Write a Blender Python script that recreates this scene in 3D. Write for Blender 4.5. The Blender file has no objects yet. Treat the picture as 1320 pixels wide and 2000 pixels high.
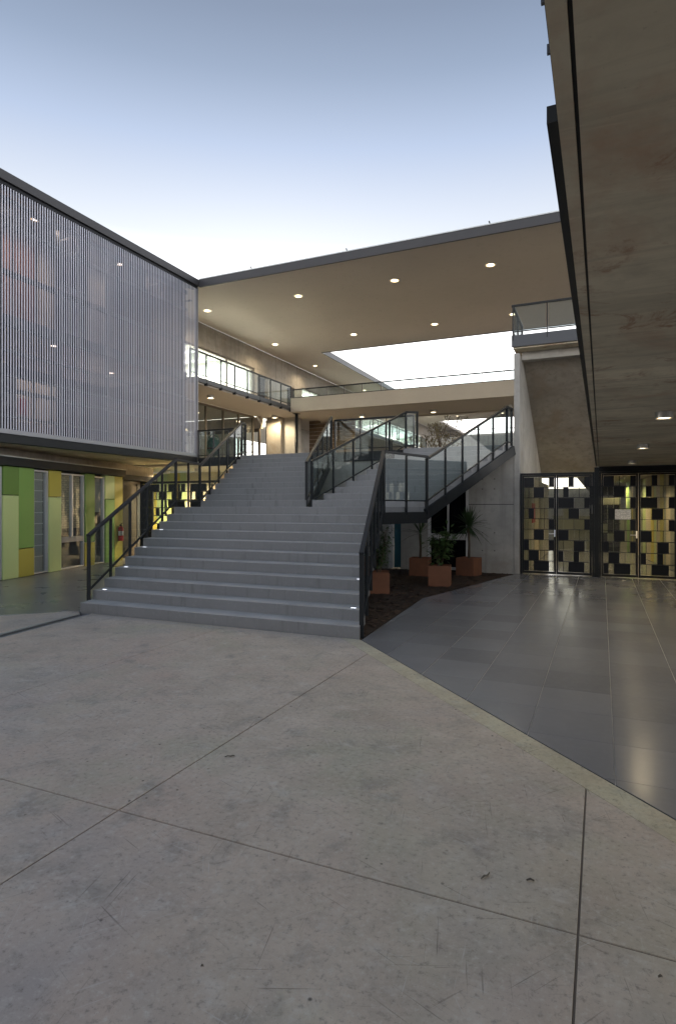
import bpy, bmesh, math, random
from mathutils import Vector, Matrix
random.seed(7)
R = math.radians
sc = bpy.context.scene
COL = sc.collection

# ------------------------------------------------------------------ camera
EXPO = 2.0
YAW = R(23.9)
cd = bpy.data.cameras.new('camera'); cam = bpy.data.objects.new('camera', cd); COL.objects.link(cam)
cam.location = (0, 0, 1.65); cam.rotation_euler = (R(90), 0, YAW)
cd.sensor_fit = 'VERTICAL'; cd.sensor_height = 36; cd.lens = 36*1160/2000; cd.shift_y = -0.005
cd.clip_start = 0.05; cd.clip_end = 2000
sc.camera = cam

# ------------------------------------------------------------------ sky, sun, exposure
SUN_EL, SUN_AZ = R(8.0), R(-30)          # azimuth from +Y towards +X : low sun behind the screened building
wd = bpy.data.worlds.new('World'); sc.world = wd; wd.use_nodes = True
wn, wl = wd.node_tree.nodes, wd.node_tree.links
wn.clear()
sky = wn.new('ShaderNodeTexSky'); sky.sky_type = 'NISHITA'; sky.sun_disc = False
sky.sun_elevation = SUN_EL; sky.sun_rotation = SUN_AZ
sky.air_density = 1.0; sky.dust_density = 1.0; sky.ozone_density = 3.0; sky.altitude = 300
hs = wn.new('ShaderNodeHueSaturation'); hs.inputs['Saturation'].default_value = 0.5; hs.inputs['Value'].default_value = 1.0
bg = wn.new('ShaderNodeBackground'); bg.inputs['Strength'].default_value = 0.15
wo = wn.new('ShaderNodeOutputWorld')
# even dusk gradient, pale horizon to slate-blue zenith, with part of the physical sky mixed in
tcw = wn.new('ShaderNodeTexCoord'); spw = wn.new('ShaderNodeSeparateXYZ'); rpw = wn.new('ShaderNodeValToRGB'); mxw = wn.new('ShaderNodeMix'); scw = wn.new('ShaderNodeVectorMath')
wl.new(tcw.outputs['Generated'], spw.inputs[0]); wl.new(spw.outputs['Z'], rpw.inputs[0])
DUSK = [(0, (4.6, 4.35, 4.1)), (12, (3.3, 3.2, 3.1)), (18, (1.75, 1.73, 1.72)), (24, (.72, .75, .80)), (31, (.40, .49, .67)), (36, (.225, .295, .425)), (40, (.15, .20, .30)), (50, (.14, .19, .285)), (90, (.15, .205, .31))]
el_ = rpw.color_ramp.elements
while len(el_) > 1: el_.remove(el_[0])
for i_, (e_, c_) in enumerate(DUSK):
    q_ = el_[0] if i_ == 0 else el_.new(math.sin(R(e_)))
    q_.position = math.sin(R(e_)); q_.color = (*[v_/5.0 for v_ in c_], 1)
scw.operation = 'SCALE'; scw.inputs['Scale'].default_value = 5.0/(.15*2**EXPO)
wl.new(rpw.outputs[0], scw.inputs[0])
mxw.data_type = 'RGBA'; mxw.inputs[0].default_value = .14
wl.new(sky.outputs[0], hs.inputs['Color']); wl.new(scw.outputs[0], mxw.inputs[6]); wl.new(hs.outputs[0], mxw.inputs[7]); wl.new(mxw.outputs[2], bg.inputs['Color']); wl.new(bg.outputs[0], wo.inputs['Surface'])
sl = bpy.data.lights.new('sun', 'SUN'); sl.energy = 2.0; sl.angle = R(0.5); sl.color = (1, .9, .78)
so = bpy.data.objects.new('sun', sl); COL.objects.link(so)
sdir = Vector((math.sin(SUN_AZ)*math.cos(SUN_EL), math.cos(SUN_AZ)*math.cos(SUN_EL), math.sin(SUN_EL)))
so.rotation_euler = sdir.to_track_quat('Z', 'Y').to_euler(); so.location = (-60, 60, 40)
sc.view_settings.view_transform = 'Standard'; sc.view_settings.look = 'None'
sc.view_settings.exposure = EXPO; sc.view_settings.gamma = 1.0; sc.view_settings.use_curve_mapping = False
sc.render.engine = 'CYCLES'
cy = sc.cycles
cy.use_denoising = True; cy.max_bounces = 8; cy.diffuse_bounces = 5; cy.glossy_bounces = 4
cy.transmission_bounces = 8; cy.transparent_max_bounces = 24; cy.caustics_reflective = False; cy.caustics_refractive = False
cy.sample_clamp_indirect = 4.0; cy.use_light_tree = True

# ------------------------------------------------------------------ materials
def new_mat(name):
    m = bpy.data.materials.new(name); m.use_nodes = True
    nt = m.node_tree; nt.nodes.clear()
    out = nt.nodes.new('ShaderNodeOutputMaterial')
    return m, nt, out
def N(nt, t, **kw):
    n = nt.nodes.new(t)
    for k, v in kw.items():
        if k in n.inputs.keys(): n.inputs[k].default_value = v
        else: setattr(n, k, v)
    return n
def ramp(nt, fac, stops):
    r = nt.nodes.new('ShaderNodeValToRGB'); e = r.color_ramp.elements
    while len(e) > 1: e.remove(e[0])
    e[0].position = stops[0][0]; e[0].color = stops[0][1] if len(stops[0][1]) == 4 else (*stops[0][1], 1)
    for p, c in stops[1:]:
        q = e.new(p); q.color = c if len(c) == 4 else (*c, 1)
    nt.links.new(fac, r.inputs[0]); return r.outputs[0]
def mix(nt, a, b, fac, mode='MIX'):
    n = nt.nodes.new('ShaderNodeMix'); n.data_type = 'RGBA'; n.blend_type = mode
    for sock, v in ((n.inputs[0], fac), (n.inputs[6], a), (n.inputs[7], b)):
        if hasattr(v, 'is_linked'): nt.links.new(v, sock)
        elif isinstance(v, (int, float)): sock.default_value = v
        else: sock.default_value = (*v, 1)
    return n.outputs[2]
def noise(nt, co, scale, detail=4, rough=.55, dist=0.0):
    n = N(nt, 'ShaderNodeTexNoise', Scale=scale, Detail=detail, Roughness=rough, Distortion=dist)
    nt.links.new(co, n.inputs['Vector']); return n.outputs['Fac']
def wcoord(nt, scale=(1, 1, 1), rot=(0, 0, 0)):
    g = nt.nodes.new('ShaderNodeNewGeometry'); v = g.outputs['Position']
    for r_, s_ in ((rot, (1, 1, 1)), ((0, 0, 0), scale)):                # turn first, stretch after
        if tuple(r_) == (0, 0, 0) and tuple(s_) == (1, 1, 1): continue
        mp = N(nt, 'ShaderNodeMapping'); mp.inputs['Scale'].default_value = s_; mp.inputs['Rotation'].default_value = r_
        nt.links.new(v, mp.inputs['Vector']); v = mp.outputs[0]
    return v
def principled(nt, out, col, rough=.6, metal=0.0, spec=.5, bump=None, bstr=.2, bdist=.01, coat=0):
    b = nt.nodes.new('ShaderNodeBsdfPrincipled')
    if hasattr(col, 'is_linked'): nt.links.new(col, b.inputs['Base Color'])
    else: b.inputs['Base Color'].default_value = (*col, 1)
    if hasattr(rough, 'is_linked'): nt.links.new(rough, b.inputs['Roughness'])
    else: b.inputs['Roughness'].default_value = rough
    b.inputs['Metallic'].default_value = metal; b.inputs['Specular IOR Level'].default_value = spec
    b.inputs['Coat Weight'].default_value = coat
    if bump is not None:
        bp = N(nt, 'ShaderNodeBump', Strength=bstr, Distance=bdist); nt.links.new(bump, bp.inputs['Height'])
        nt.links.new(bp.outputs[0], b.inputs['Normal'])
    nt.links.new(b.outputs[0], out.inputs['Surface']); return b
def plain(name, col, rough=.5, metal=0.0, spec=.5, var=.12, vscale=3.0, bstr=.05, piece=0.0):
    """painted / plain surface with faint uneven tone, optional per-object tone shift"""
    m, nt, out = new_mat(name); co = wcoord(nt)
    n1 = noise(nt, co, vscale, 5, .6); n2 = noise(nt, co, vscale*14, 3, .6)
    c = mix(nt, [x*(1-var) for x in col], [min(1, x*(1+var)) for x in col], n1)
    c = mix(nt, c, [x*.8 for x in col], ramp(nt, n2, [(.55, (0, 0, 0)), (.8, (.5, .5, .5))]))
    if piece:
        oi = nt.nodes.new('ShaderNodeObjectInfo')
        c = mix(nt, c, ramp(nt, oi.outputs['Random'], [(0, [x*(1-piece) for x in col]), (1, [min(1, x*(1+piece)) for x in col])]), .6)
    rr = N(nt, 'ShaderNodeMapRange'); rr.inputs[3].default_value = max(.03, rough-.08); rr.inputs[4].default_value = min(1, rough+.1)
    nt.links.new(n1, rr.inputs[0])
    principled(nt, out, c, rr.outputs[0], metal, spec, n2, bstr, .004)
    return m
def glass(name, tint, refl=1.0, rough=.01, ior=1.45, dirt=.04):
    m, nt, out = new_mat(name)
    t = nt.nodes.new('ShaderNodeBsdfTransparent'); t.inputs[0].default_value = (*tint, 1)
    g = N(nt, 'ShaderNodeBsdfGlossy', Roughness=rough)
    g.inputs['Color'].default_value = (refl, refl, refl, 1)
    d = nt.nodes.new('ShaderNodeBsdfDiffuse'); d.inputs[0].default_value = (.5, .52, .52, 1)
    fr = nt.nodes.new('ShaderNodeFresnel'); gb_ = nt.nodes.new('ShaderNodeNewGeometry'); mi = N(nt, 'ShaderNodeMapRange')
    mi.inputs[3].default_value = ior; mi.inputs[4].default_value = 1/ior      # same reflectance from both faces of the sheet
    nt.links.new(gb_.outputs['Backfacing'], mi.inputs[0]); nt.links.new(mi.outputs[0], fr.inputs['IOR'])
    m1 = nt.nodes.new('ShaderNodeMixShader'); m2 = nt.nodes.new('ShaderNodeMixShader')
    sm = noise(nt, wcoord(nt), 2.5, 4)
    mr = N(nt, 'ShaderNodeMath', operation='MULTIPLY'); mr.inputs[1].default_value = dirt*2; nt.links.new(sm, mr.inputs[0])
    nt.links.new(mr.outputs[0], m1.inputs[0]); nt.links.new(t.outputs[0], m1.inputs[1]); nt.links.new(d.outputs[0], m1.inputs[2])
    nt.links.new(fr.outputs[0], m2.inputs[0]); nt.links.new(m1.outputs[0], m2.inputs[1]); nt.links.new(g.outputs[0], m2.inputs[2])
    nt.links.new(m2.outputs[0], out.inputs['Surface']); return m
def emit(name, col, s):
    m, nt, out = new_mat(name); e = N(nt, 'ShaderNodeEmission', Strength=s); e.inputs[0].default_value = (*col, 1)
    nt.links.new(e.outputs[0], out.inputs['Surface']); return m
def scratches(nt, seed, scale=1.0):
    """thin straight scuff marks in three directions, masked to patches"""
    tot = None
    for i, (rz, th) in enumerate(((.35, .675), (1.35, .69), (2.2, .685), (2.75, .69))):
        co = wcoord(nt, (2.0*scale, 95*scale, 1), (0, 0, rz+seed))
        n = noise(nt, co, 1.0, 2, .5)
        s = ramp(nt, n, [(th-.012, (0, 0, 0)), (th+.012, (1, 1, 1))])
        mk = ramp(nt, noise(nt, wcoord(nt, (1, 1, 1), (0, 0, rz*3)), 1.9, 2), [(.5, (0, 0, 0)), (.62, (1, 1, 1))])
        s = mix(nt, s, mk, 1.0, 'MULTIPLY')
        tot = s if tot is None else mix(nt, tot, s, 1.0, 'ADD')
    return tot
def ground_concrete(name, tone=1.0, stain=1.0, tint=(1, 1, 1)):
    m, nt, out = new_mat(name); co = wcoord(nt)
    T = lambda c: [min(.62, x*tone*q) for x, q in zip(c, tint)]
    mid = noise(nt, co, 2.1, 7, .68, .5); fine = noise(nt, co, 30, 6, .72); grit = noise(nt, co, 170, 3, .65)
    c = ramp(nt, mid, [(.32, T((.31, .268, .220))), (.5, T((.385, .334, .275))), (.68, T((.45, .394, .328)))])
    def patch(rot, scale, det, lo, hi, col, k, dist=.4):
        nonlocal c
        c = mix(nt, c, T(col), ramp(nt, noise(nt, wcoord(nt, rot=(0, 0, rot)), scale, det, .68, dist), [(lo, (0, 0, 0)), (hi, (k, k, k))]))
    patch(.2, .42, 4, .46, .68, (.40, .305, .25), .55*stain)             # pinkish stains
    patch(1.1, .6, 5, .52, .72, (.30, .31, .225), .55*stain)               # greenish stains
    patch(2.3, .35, 5, .48, .66, (.285, .268, .262), .7)             # grey worn areas
    patch(.9, 3.2, 7, .53, .72, (.205, .19, .17), .8, .2)           # dark dirt
    patch(2.9, 5.5, 7, .56, .76, (.47, .445, .41), .8, .2)          # chalky spots
    tro = noise(nt, wcoord(nt, (4, 13, 1), (0, 0, .45)), 1.0, 5, .65, .3)                 # trowel streaks
    c = mix(nt, c, T((.26, .24, .215)), ramp(nt, tro, [(.52, (0, 0, 0)), (.8, (.3, .3, .3))]))
    tro2 = noise(nt, wcoord(nt, (14, 5, 1), (0, 0, .2)), 1.0, 5, .65, .3)
    c = mix(nt, c, T((.45, .42, .38)), ramp(nt, tro2, [(.54, (0, 0, 0)), (.8, (.3, .3, .3))]))
    c = mix(nt, c, T((.48, .45, .41)), ramp(nt, fine, [(.54, (0, 0, 0)), (.74, (.8, .8, .8))]))
    c = mix(nt, c, T((.16, .145, .13)), ramp(nt, fine, [(.28, (.9, .9, .9)), (.46, (0, 0, 0))]))
    vor = N(nt, 'ShaderNodeTexVoronoi', Scale=8.0); nt.links.new(wcoord(nt), vor.inputs['Vector'])
    pit = ramp(nt, vor.outputs['Distance'], [(.035, (1, 1, 1)), (.085, (0, 0, 0))])
    pit = mix(nt, pit, ramp(nt, noise(nt, co, 2.3, 3), [(.48, (0, 0, 0)), (.56, (1, 1, 1))]), 1.0, 'MULTIPLY')
    c = mix(nt, c, (.045, .04, .037), pit)
    c = mix(nt, c, (.075, .07, .065), mix(nt, (0, 0, 0), scratches(nt, 0.0), .5))
    c = mix(nt, c, T((.5, .48, .45)), mix(nt, (0, 0, 0), scratches(nt, 1.9, 1.3), .5))
    c = mix(nt, c, (.1, .095, .09), ramp(nt, grit, [(.26, (.7, .7, .7)), (.38, (0, 0, 0))]))
    ro = ramp(nt, mid, [(.3, (.5, .5, .5)), (.7, (.7, .7, .7))])
    principled(nt, out, c, ro, 0, .4, mix(nt, fine, grit, .5), .25, .004); return m
def wall_concrete(name, col, board=True, blot=(.26, .2, .15), spec=.3, rough=.75, streak=True):
    m, nt, out = new_mat(name); co = wcoord(nt)
    a = noise(nt, co, .9, 5, .6, .5); b = noise(nt, co, 5, 6, .65); g = noise(nt, co, 70, 4, .6)
    c = mix(nt, [x*.76 for x in col], [x*1.18 for x in col], ramp(nt, a, [(.3, (0, 0, 0)), (.7, (1, 1, 1))]))
    c = mix(nt, c, [x*.68 for x in col], ramp(nt, b, [(.5, (0, 0, 0)), (.75, (.7, .7, .7))]))
    c = mix(nt, c, blot, ramp(nt, noise(nt, wcoord(nt, rot=(.3, .2, .9)), 1.1, 6, .68, .7), [(.53, (0, 0, 0)), (.72, (.65, .65, .65))]))
    if streak:
        st = noise(nt, wcoord(nt, (7, 7, .35)), 1.0, 4, .6)
        c = mix(nt, c, [x*.6 for x in col], ramp(nt, st, [(.52, (0, 0, 0)), (.72, (.6, .6, .6))]))
    if not streak:
        pk = noise(nt, wcoord(nt, (.5, 7, 1), (0, 0, .04)), 1.0, 5, .7, .2)
        c = mix(nt, c, [x*.62 for x in col], ramp(nt, pk, [(.5, (0, 0, 0)), (.68, (.65, .65, .65))]))
        c = mix(nt, c, [x*1.25 for x in col], ramp(nt, noise(nt, wcoord(nt, (.6, 5, 1), (0, 0, -.05)), 1.3, 5, .7, .3), [(.54, (0, 0, 0)), (.7, (.5, .5, .5))]))
        c = mix(nt, c, (blot[0]*.7, blot[1]*.6, blot[2]*.55), ramp(nt, noise(nt, wcoord(nt, rot=(0, 0, 2.0)), 1.7, 7, .75, .9), [(.57, (0, 0, 0)), (.66, (.7, .7, .7))]))
    c = mix(nt, c, [x*.55 for x in col], ramp(nt, g, [(.24, (.7, .7, .7)), (.36, (0, 0, 0))]))
    principled(nt, out, c, rough, 0, spec, mix(nt, b, g, .5), .25, .006); return m
def tile_mat(name, col, rough=.22):
    m, nt, out = new_mat(name); co = wcoord(nt)
    a = noise(nt, co, 1.4, 5, .6, .4); b = noise(nt, co, 14, 5, .65); g = noise(nt, co, 120, 3, .6)
    oi = nt.nodes.new('ShaderNodeObjectInfo')
    c = mix(nt, [x*.8 for x in col], [x*1.2 for x in col], a)
    c = mix(nt, c, ramp(nt, oi.outputs['Random'], [(0, [x*.8 for x in col]), (1, [x*1.18 for x in col])]), .55)
    c = mix(nt, c, [x*1.25 for x in col], ramp(nt, b, [(.5, (0, 0, 0)), (.8, (.4, .4, .4))]))
    c = mix(nt, c, [x*1.9 for x in col], mix(nt, (0, 0, 0), scratches(nt, .7, 1.2), .02))
    c = mix(nt, c, (.27, .23, .19), ramp(nt, noise(nt, wcoord(nt, rot=(0, 0, .7)), .7, 3), [(.6, (0, 0, 0)), (.8, (.25, .25, .25))]))
    ro = ramp(nt, a, [(.25, (rough-.025,)*3), (.75, (rough+.05,)*3)])
    principled(nt, out, c, ro, 0, .5, mix(nt, a, g, .15), .03, .002); return m
def step_mat():
    m, nt, out = new_mat('step_stone'); co = wcoord(nt); col = (.213, .219, .228)
    a = noise(nt, co, 1.6, 5, .6, .4); b = noise(nt, co, 18, 5, .65); g = noise(nt, co, 150, 3, .6)
    oi = nt.nodes.new('ShaderNodeObjectInfo')
    c = mix(nt, [x*.84 for x in col], [x*1.16 for x in col], a)
    c = mix(nt, c, ramp(nt, oi.outputs['Random'], [(0, [x*.93 for x in col]), (1, [x*1.07 for x in col])]), .55)
    c = mix(nt, c, [x*1.45 for x in col], ramp(nt, b, [(.55, (0, 0, 0)), (.8, (.6, .6, .6))]))
    st = noise(nt, wcoord(nt, (9, 9, .8)), 1.0, 4, .6)
    c = mix(nt, c, [x*.55 for x in col], ramp(nt, st, [(.56, (0, 0, 0)), (.74, (.6, .6, .6))]))
    c = mix(nt, c, [x*.5 for x in col], ramp(nt, g, [(.25, (.6, .6, .6)), (.38, (0, 0, 0))]))
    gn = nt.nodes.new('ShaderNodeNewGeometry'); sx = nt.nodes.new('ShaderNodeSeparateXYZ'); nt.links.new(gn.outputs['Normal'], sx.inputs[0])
    tread_toplight = mix(nt, (0, 0, 0), ramp(nt, sx.outputs['Z'], [(.6, (0, 0, 0)), (.9, (1, 1, 1))]), ramp(nt, a, [(.2, (.45, .45, .45)), (.7, (.85, .85, .85))]))
    c = mix(nt, c, (.55, .55, .54), tread_toplight)                       # light from above painted into the colour of upward faces
    principled(nt, out, c, .45, 0, .5, mix(nt, b, g, .5), .15, .003); return m
def blind_mat():
    m, nt, out = new_mat('blind_cloth'); co = wcoord(nt, (2.9, 2.9, 4.2))
    br = N(nt, 'ShaderNodeTexBrick', Scale=1.0); br.offset = .37; br.inputs['Mortar Size'].default_value = .03
    br.inputs['Color1'].default_value = (.62, .52, .33, 1); br.inputs['Color2'].default_value = (.42, .36, .25, 1); br.inputs['Mortar'].default_value = (.3, .25, .17, 1)
    sp = nt.nodes.new('ShaderNodeSeparateXYZ'); cb = nt.nodes.new('ShaderNodeCombineXYZ')
    nt.links.new(co, sp.inputs[0]); nt.links.new(sp.outputs['Y'], cb.inputs['X']); nt.links.new(sp.outputs['Z'], cb.inputs['Y']); nt.links.new(cb.outputs[0], br.inputs['Vector'])
    principled(nt, out, br.outputs['Color'], .8); return m
def paper_mat():
    m, nt, out = new_mat('printed_paper'); tc = nt.nodes.new('ShaderNodeTexCoord')
    sp = nt.nodes.new('ShaderNodeSeparateXYZ'); nt.links.new(tc.outputs['Object'], sp.inputs[0])
    ml = N(nt, 'ShaderNodeMath', operation='MULTIPLY'); ml.inputs[1].default_value = 43; nt.links.new(sp.outputs['Z'], ml.inputs[0])
    fr = N(nt, 'ShaderNodeMath', operation='FRACT'); nt.links.new(ml.outputs[0], fr.inputs[0])
    ln = ramp(nt, fr.outputs[0], [(.55, (0, 0, 0)), (.6, (1, 1, 1))])
    wd_ = ramp(nt, noise(nt, wcoord(nt, (40, 1, 43)), 1, 2), [(.45, (0, 0, 0)), (.5, (1, 1, 1))])
    k = mix(nt, ln, wd_, 1.0, 'MULTIPLY')
    principled(nt, out, mix(nt, (.82, .81, .78), (.35, .35, .36), k), .7); return m
def bark_leaf(name, c1, c2, rough=.5):
    m, nt, out = new_mat(name); oi = nt.nodes.new('ShaderNodeObjectInfo')
    n = noise(nt, wcoord(nt), 9, 4); c = mix(nt, c1, c2, ramp(nt, n, [(.3, (0, 0, 0)), (.7, (1, 1, 1))]))
    c = mix(nt, c, ramp(nt, oi.outputs['Random'], [(0, c1), (1, c2)]), .4)
    b = principled(nt, out, c, rough, 0, .4); return m

M = {}
M['plaza'] = ground_concrete('plaza_concrete', 1.36, 1.35)
M['edge'] = ground_concrete('edge_concrete', 1.5, .6, (.96, 1.0, .88))
M['joint'] = plain('joint_filler', (.23, .195, .16), .9)
M['ground'] = plain('ground_earth', (.2, .19, .17), .9, vscale=.4)
M['tile'] = tile_mat('slate_tile', (.225, .228, .236), .2)
M['tile_l'] = tile_mat('terrace_tile', (.21, .215, .21), .28)
M['grout'] = plain('grout', (.46, .455, .43), .8)
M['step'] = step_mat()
M['wallc'] = wall_concrete('cast_concrete', (.33, .30, .26))
M['wallpale'] = wall_concrete('pale_concrete', (.43, .415, .385), blot=(.30, .27, .23))
M['slabc'] = wall_concrete('slab_concrete', (.66, .605, .475), blot=(.46, .28, .19), streak=False, spec=.15, rough=.9)
M['soffit'] = plain('soffit_render', (.47, .43, .39), .85, var=.1, vscale=.5, spec=.2)
M['beam'] = plain('beam_render', (.385, .35, .30), .8, var=.1, vscale=1.2, spec=.2)
M['steel'] = plain('dark_steel', (.016, .019, .022), .45, 0.0, .25, var=.25)
M['steelmid'] = plain('grey_steel', (.06, .065, .075), .45, 0.2, .5)
M['steelscr'] = plain('screen_steel', (.02, .024, .028), .5, 0, .3)
M['fascia'] = plain('roof_fascia_metal', (.045, .045, .05), .5, .2)
M['flash'] = plain('flashing_metal', (.5, .52, .52), .4, .6)
M['slat'] = plain('aluminium_slat', (.50, .52, .61), .45, .1, var=.06, piece=.12)
M['channel'] = plain('aluminium_channel', (.30, .31, .34), .45, .4)
M['alu'] = plain('window_aluminium', (.55, .57, .62), .35, .5)
M['white'] = plain('white_paint', (.78, .78, .75), .6, vscale=1.0)
M['whitewin'] = plain('white_frame', (.66, .66, .66), .5)
M['cream'] = plain('cream_board', (.55, .48, .36), .6, piece=.1)
M['olive'] = plain('olive_board', (.25, .255, .20), .6, piece=.25)
M['black'] = plain('black_panel', (.010, .012, .017), .4, 0, .25, var=.2)
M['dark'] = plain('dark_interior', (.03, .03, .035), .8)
M['brown'] = plain('brown_frame', (.04, .03, .022), .5)
M['bronze'] = plain('bronze_frame', (.12, .10, .075), .5)
M['timber'] = plain('dark_timber', (.10, .07, .045), .35, var=.4, vscale=4)
M['pink'] = plain('salmon_curtain', (.42, .2, .15), .9, piece=.2)
M['red'] = plain('red_enamel', (.5, .02, .03), .35)
M['poster'] = plain('crimson_poster', (.45, .06, .09), .6, var=.4, vscale=8)
M['labelw'] = plain('white_label', (.75, .72, .7), .5)
M['blackr'] = plain('black_rubber', (.015, .015, .015), .6)
M['g_dark'] = plain('panel_dark_green', (.125, .235, .05), .42, var=.06, vscale=1.2, piece=.05)
M['g_mid'] = plain('panel_mid_green', (.19, .35, .085), .42, var=.06, vscale=1.2, piece=.05)
M['g_light'] = plain('panel_light_green', (.50, .61, .27), .42, var=.06, vscale=1.2, piece=.05)
M['mustard'] = plain('panel_mustard', (.43, .38, .065), .42, var=.06, vscale=1.2, piece=.05)
M['yellow'] = plain('panel_yellow', (.6, .5, .08), .45, var=.06, piece=.05)
M['lime'] = plain('panel_lime', (.55, .6, .22), .45, var=.05)
M['creamlit'] = plain('plaster_cream', (.62, .55, .43), .8, var=.08, vscale=1)
M['teal'] = plain('teal_door', (.03, .12, .16), .4)
M['terra'] = plain('rusty_planter', (.22, .095, .052), .8, var=.3, vscale=5)
M['soil'] = plain('dark_soil', (.055, .038, .026), .95, var=.45, vscale=9, bstr=.5)
M['chip'] = plain('bark_chip', (.075, .046, .03), .9, var=.4)
M['green_bin'] = plain('green_plastic', (.01, .06, .05), .35)
M['blind'] = blind_mat()
M['blindw'] = plain('pale_blind', (.42, .42, .40), .7)
M['paper'] = paper_mat()
M['rail_glass'] = glass('rail_glass', (.84, .885, .885), .38, dirt=.006)
M['win_glass'] = glass('window_glass', (.86, .89, .89), .8, ior=1.38)
M['dark_glass'] = glass('tinted_glass', (.55, .54, .62), .4, ior=1.33, dirt=.004)
M['pane'] = glass('gate_glass', (.72, .72, .66), .9, dirt=.03)
M['lamp'] = emit('warm_lamp', (1, .86, .58), 2.4)
M['bowl'] = emit('lamp_bowl', (1, .64, .24), .9)
M['tube'] = emit('fluorescent_tube', (1, .96, .80), 2.0)
M['led'] = emit('white_led', (.85, .9, 1), .7)
M['leaf'] = bark_leaf('shrub_leaf', (.035, .075, .018), (.075, .12, .035))
M['blade'] = bark_leaf('blade_leaf', (.022, .05, .016), (.05, .085, .03))
M['dryleaf'] = bark_leaf('tree_leaf', (.10, .085, .045), (.19, .155, .085))
M['bark'] = plain('bark', (.10, .075, .055), .9, var=.3, vscale=12, bstr=.4)
M['debris'] = plain('dry_debris', (.09, .08, .065), .9)
M['chrome'] = plain('bright_metal', (.6, .6, .6), .3, .8)

# ------------------------------------------------------------------ mesh builder
class MB:
    def __init__(s): s.v = []; s.f = []
    def add(s, vs, fs):
        o = len(s.v); s.v += [tuple(p) for p in vs]; s.f += [tuple(i+o for i in f) for f in fs]; return s
    def box(s, x0, x1, y0, y1, z0, z1):
        return s.add([(x0, y0, z0), (x1, y0, z0), (x1, y1, z0), (x0, y1, z0), (x0, y0, z1), (x1, y0, z1), (x1, y1, z1), (x0, y1, z1)],
                     [(0, 3, 2, 1), (4, 5, 6, 7), (0, 1, 5, 4), (1, 2, 6, 5), (2, 3, 7, 6), (3, 0, 4, 7)])
    def prism(s, poly, z0, z1):
        n = len(poly)
        zz0 = z0 if isinstance(z0, (list, tuple)) else [z0]*n
        zz1 = z1 if isinstance(z1, (list, tuple)) else [z1]*n
        vs = [(x, y, z) for (x, y), z in zip(poly, zz0)] + [(x, y, z) for (x, y), z in zip(poly, zz1)]
        return s.add(vs, [tuple(range(n))[::-1], tuple(range(n, 2*n))] + [(i, (i+1) % n, n+(i+1) % n, n+i) for i in range(n)])
    def bar(s, p, q, w, h, up=(0, 0, 1)):
        p, q, up = Vector(p), Vector(q), Vector(up); d = (q-p).normalized()
        a = d.cross(up)
        if a.length < 1e-5: a = d.cross(Vector((0, 1, 0)))
        a.normalize(); b = a.cross(d).normalized(); a *= w/2; b *= h/2
        vs = [p-a-b, p+a-b, p+a+b, p-a+b, q-a-b, q+a-b, q+a+b, q-a+b]
        return s.add(vs, [(0, 3, 2, 1), (4, 5, 6, 7), (0, 1, 5, 4), (1, 2, 6, 5), (2, 3, 7, 6), (3, 0, 4, 7)])
    def tube(s, pts, r, n=8):
        pts = [Vector(p) for p in pts]; k = len(pts); rs = r if isinstance(r, (list, tuple)) else [r]*k
        vs = []; ref = Vector((.123, .31, .94)).normalized()
        for i, p in enumerate(pts):
            d = (pts[min(i+1, k-1)]-pts[max(i-1, 0)]).normalized()
            a = d.cross(ref)
            if a.length < .05: a = d.cross(Vector((1, 0, 0)))
            a.normalize(); b = d.cross(a)
            for j in range(n):
                t = 2*math.pi*j/n; vs.append(p+(a*math.cos(t)+b*math.sin(t))*rs[i])
        fs = [(i*n+j, i*n+(j+1) % n, (i+1)*n+(j+1) % n, (i+1)*n+j) for i in range(k-1) for j in range(n)]
        fs += [tuple(range(n))[::-1], tuple(range((k-1)*n, k*n))]
        return s.add(vs, fs)
    def lathe(s, prof, c=(0, 0, 0), n=24):
        k = len(prof); vs = [(c[0]+r*math.cos(2*math.pi*j/n), c[1]+r*math.sin(2*math.pi*j/n), c[2]+z) for r, z in prof for j in range(n)]
        fs = [(i*n+j, i*n+(j+1) % n, (i+1)*n+(j+1) % n, (i+1)*n+j) for i in range(k-1) for j in range(n)]
        fs += [tuple(range(n))[::-1], tuple(range((k-1)*n, k*n))]
        return s.add(vs, fs)
    def mesh(s, name, m, off=(0, 0, 0), smooth=False):
        me = bpy.data.meshes.new(name)
        me.from_pydata([(a-off[0], b-off[1], c-off[2]) for a, b, c in s.v], [], s.f)
        bm = bmesh.new(); bm.from_mesh(me); bmesh.ops.recalc_face_normals(bm, faces=bm.faces[:]); bm.to_mesh(me); bm.free()
        if m is not None: me.materials.append(m)
        if smooth:
            for p in me.polygons: p.use_smooth = True
        me.update(); return me
def wloc(o):
    v = Vector((0, 0, 0))
    while o is not None: v += o.location; o = o.parent
    return v
def obj(name, mb, m, parent=None, smooth=False, bevel=0):
    off = wloc(parent) if parent is not None else (0, 0, 0)
    o = bpy.data.objects.new(name, mb.mesh(name, m, off, smooth)); COL.objects.link(o); o.parent = parent
    if bevel:
        b = o.modifiers.new('bevel', 'BEVEL'); b.width = bevel; b.segments = 2; b.limit_method = 'ANGLE'
    return o
def inst(name, me, loc, parent=None, rot=None):
    """another object on shared mesh data; loc is a world position"""
    o = bpy.data.objects.new(name, me); COL.objects.link(o); o.parent = parent
    o.location = Vector(loc) - (wloc(parent) if parent is not None else Vector((0, 0, 0)))
    if rot is not None: o.rotation_euler = rot
    return o
def tag(o, label, cat, group=None):
    o['label'] = label; o['category'] = cat
    if group: o['group'] = group
    return o
def thing(name, label, cat, loc=(0, 0, 0), group=None):
    o = bpy.data.objects.new(name, None); COL.objects.link(o); o.location = loc; o.empty_display_size = .2
    return tag(o, label, cat, group)
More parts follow.
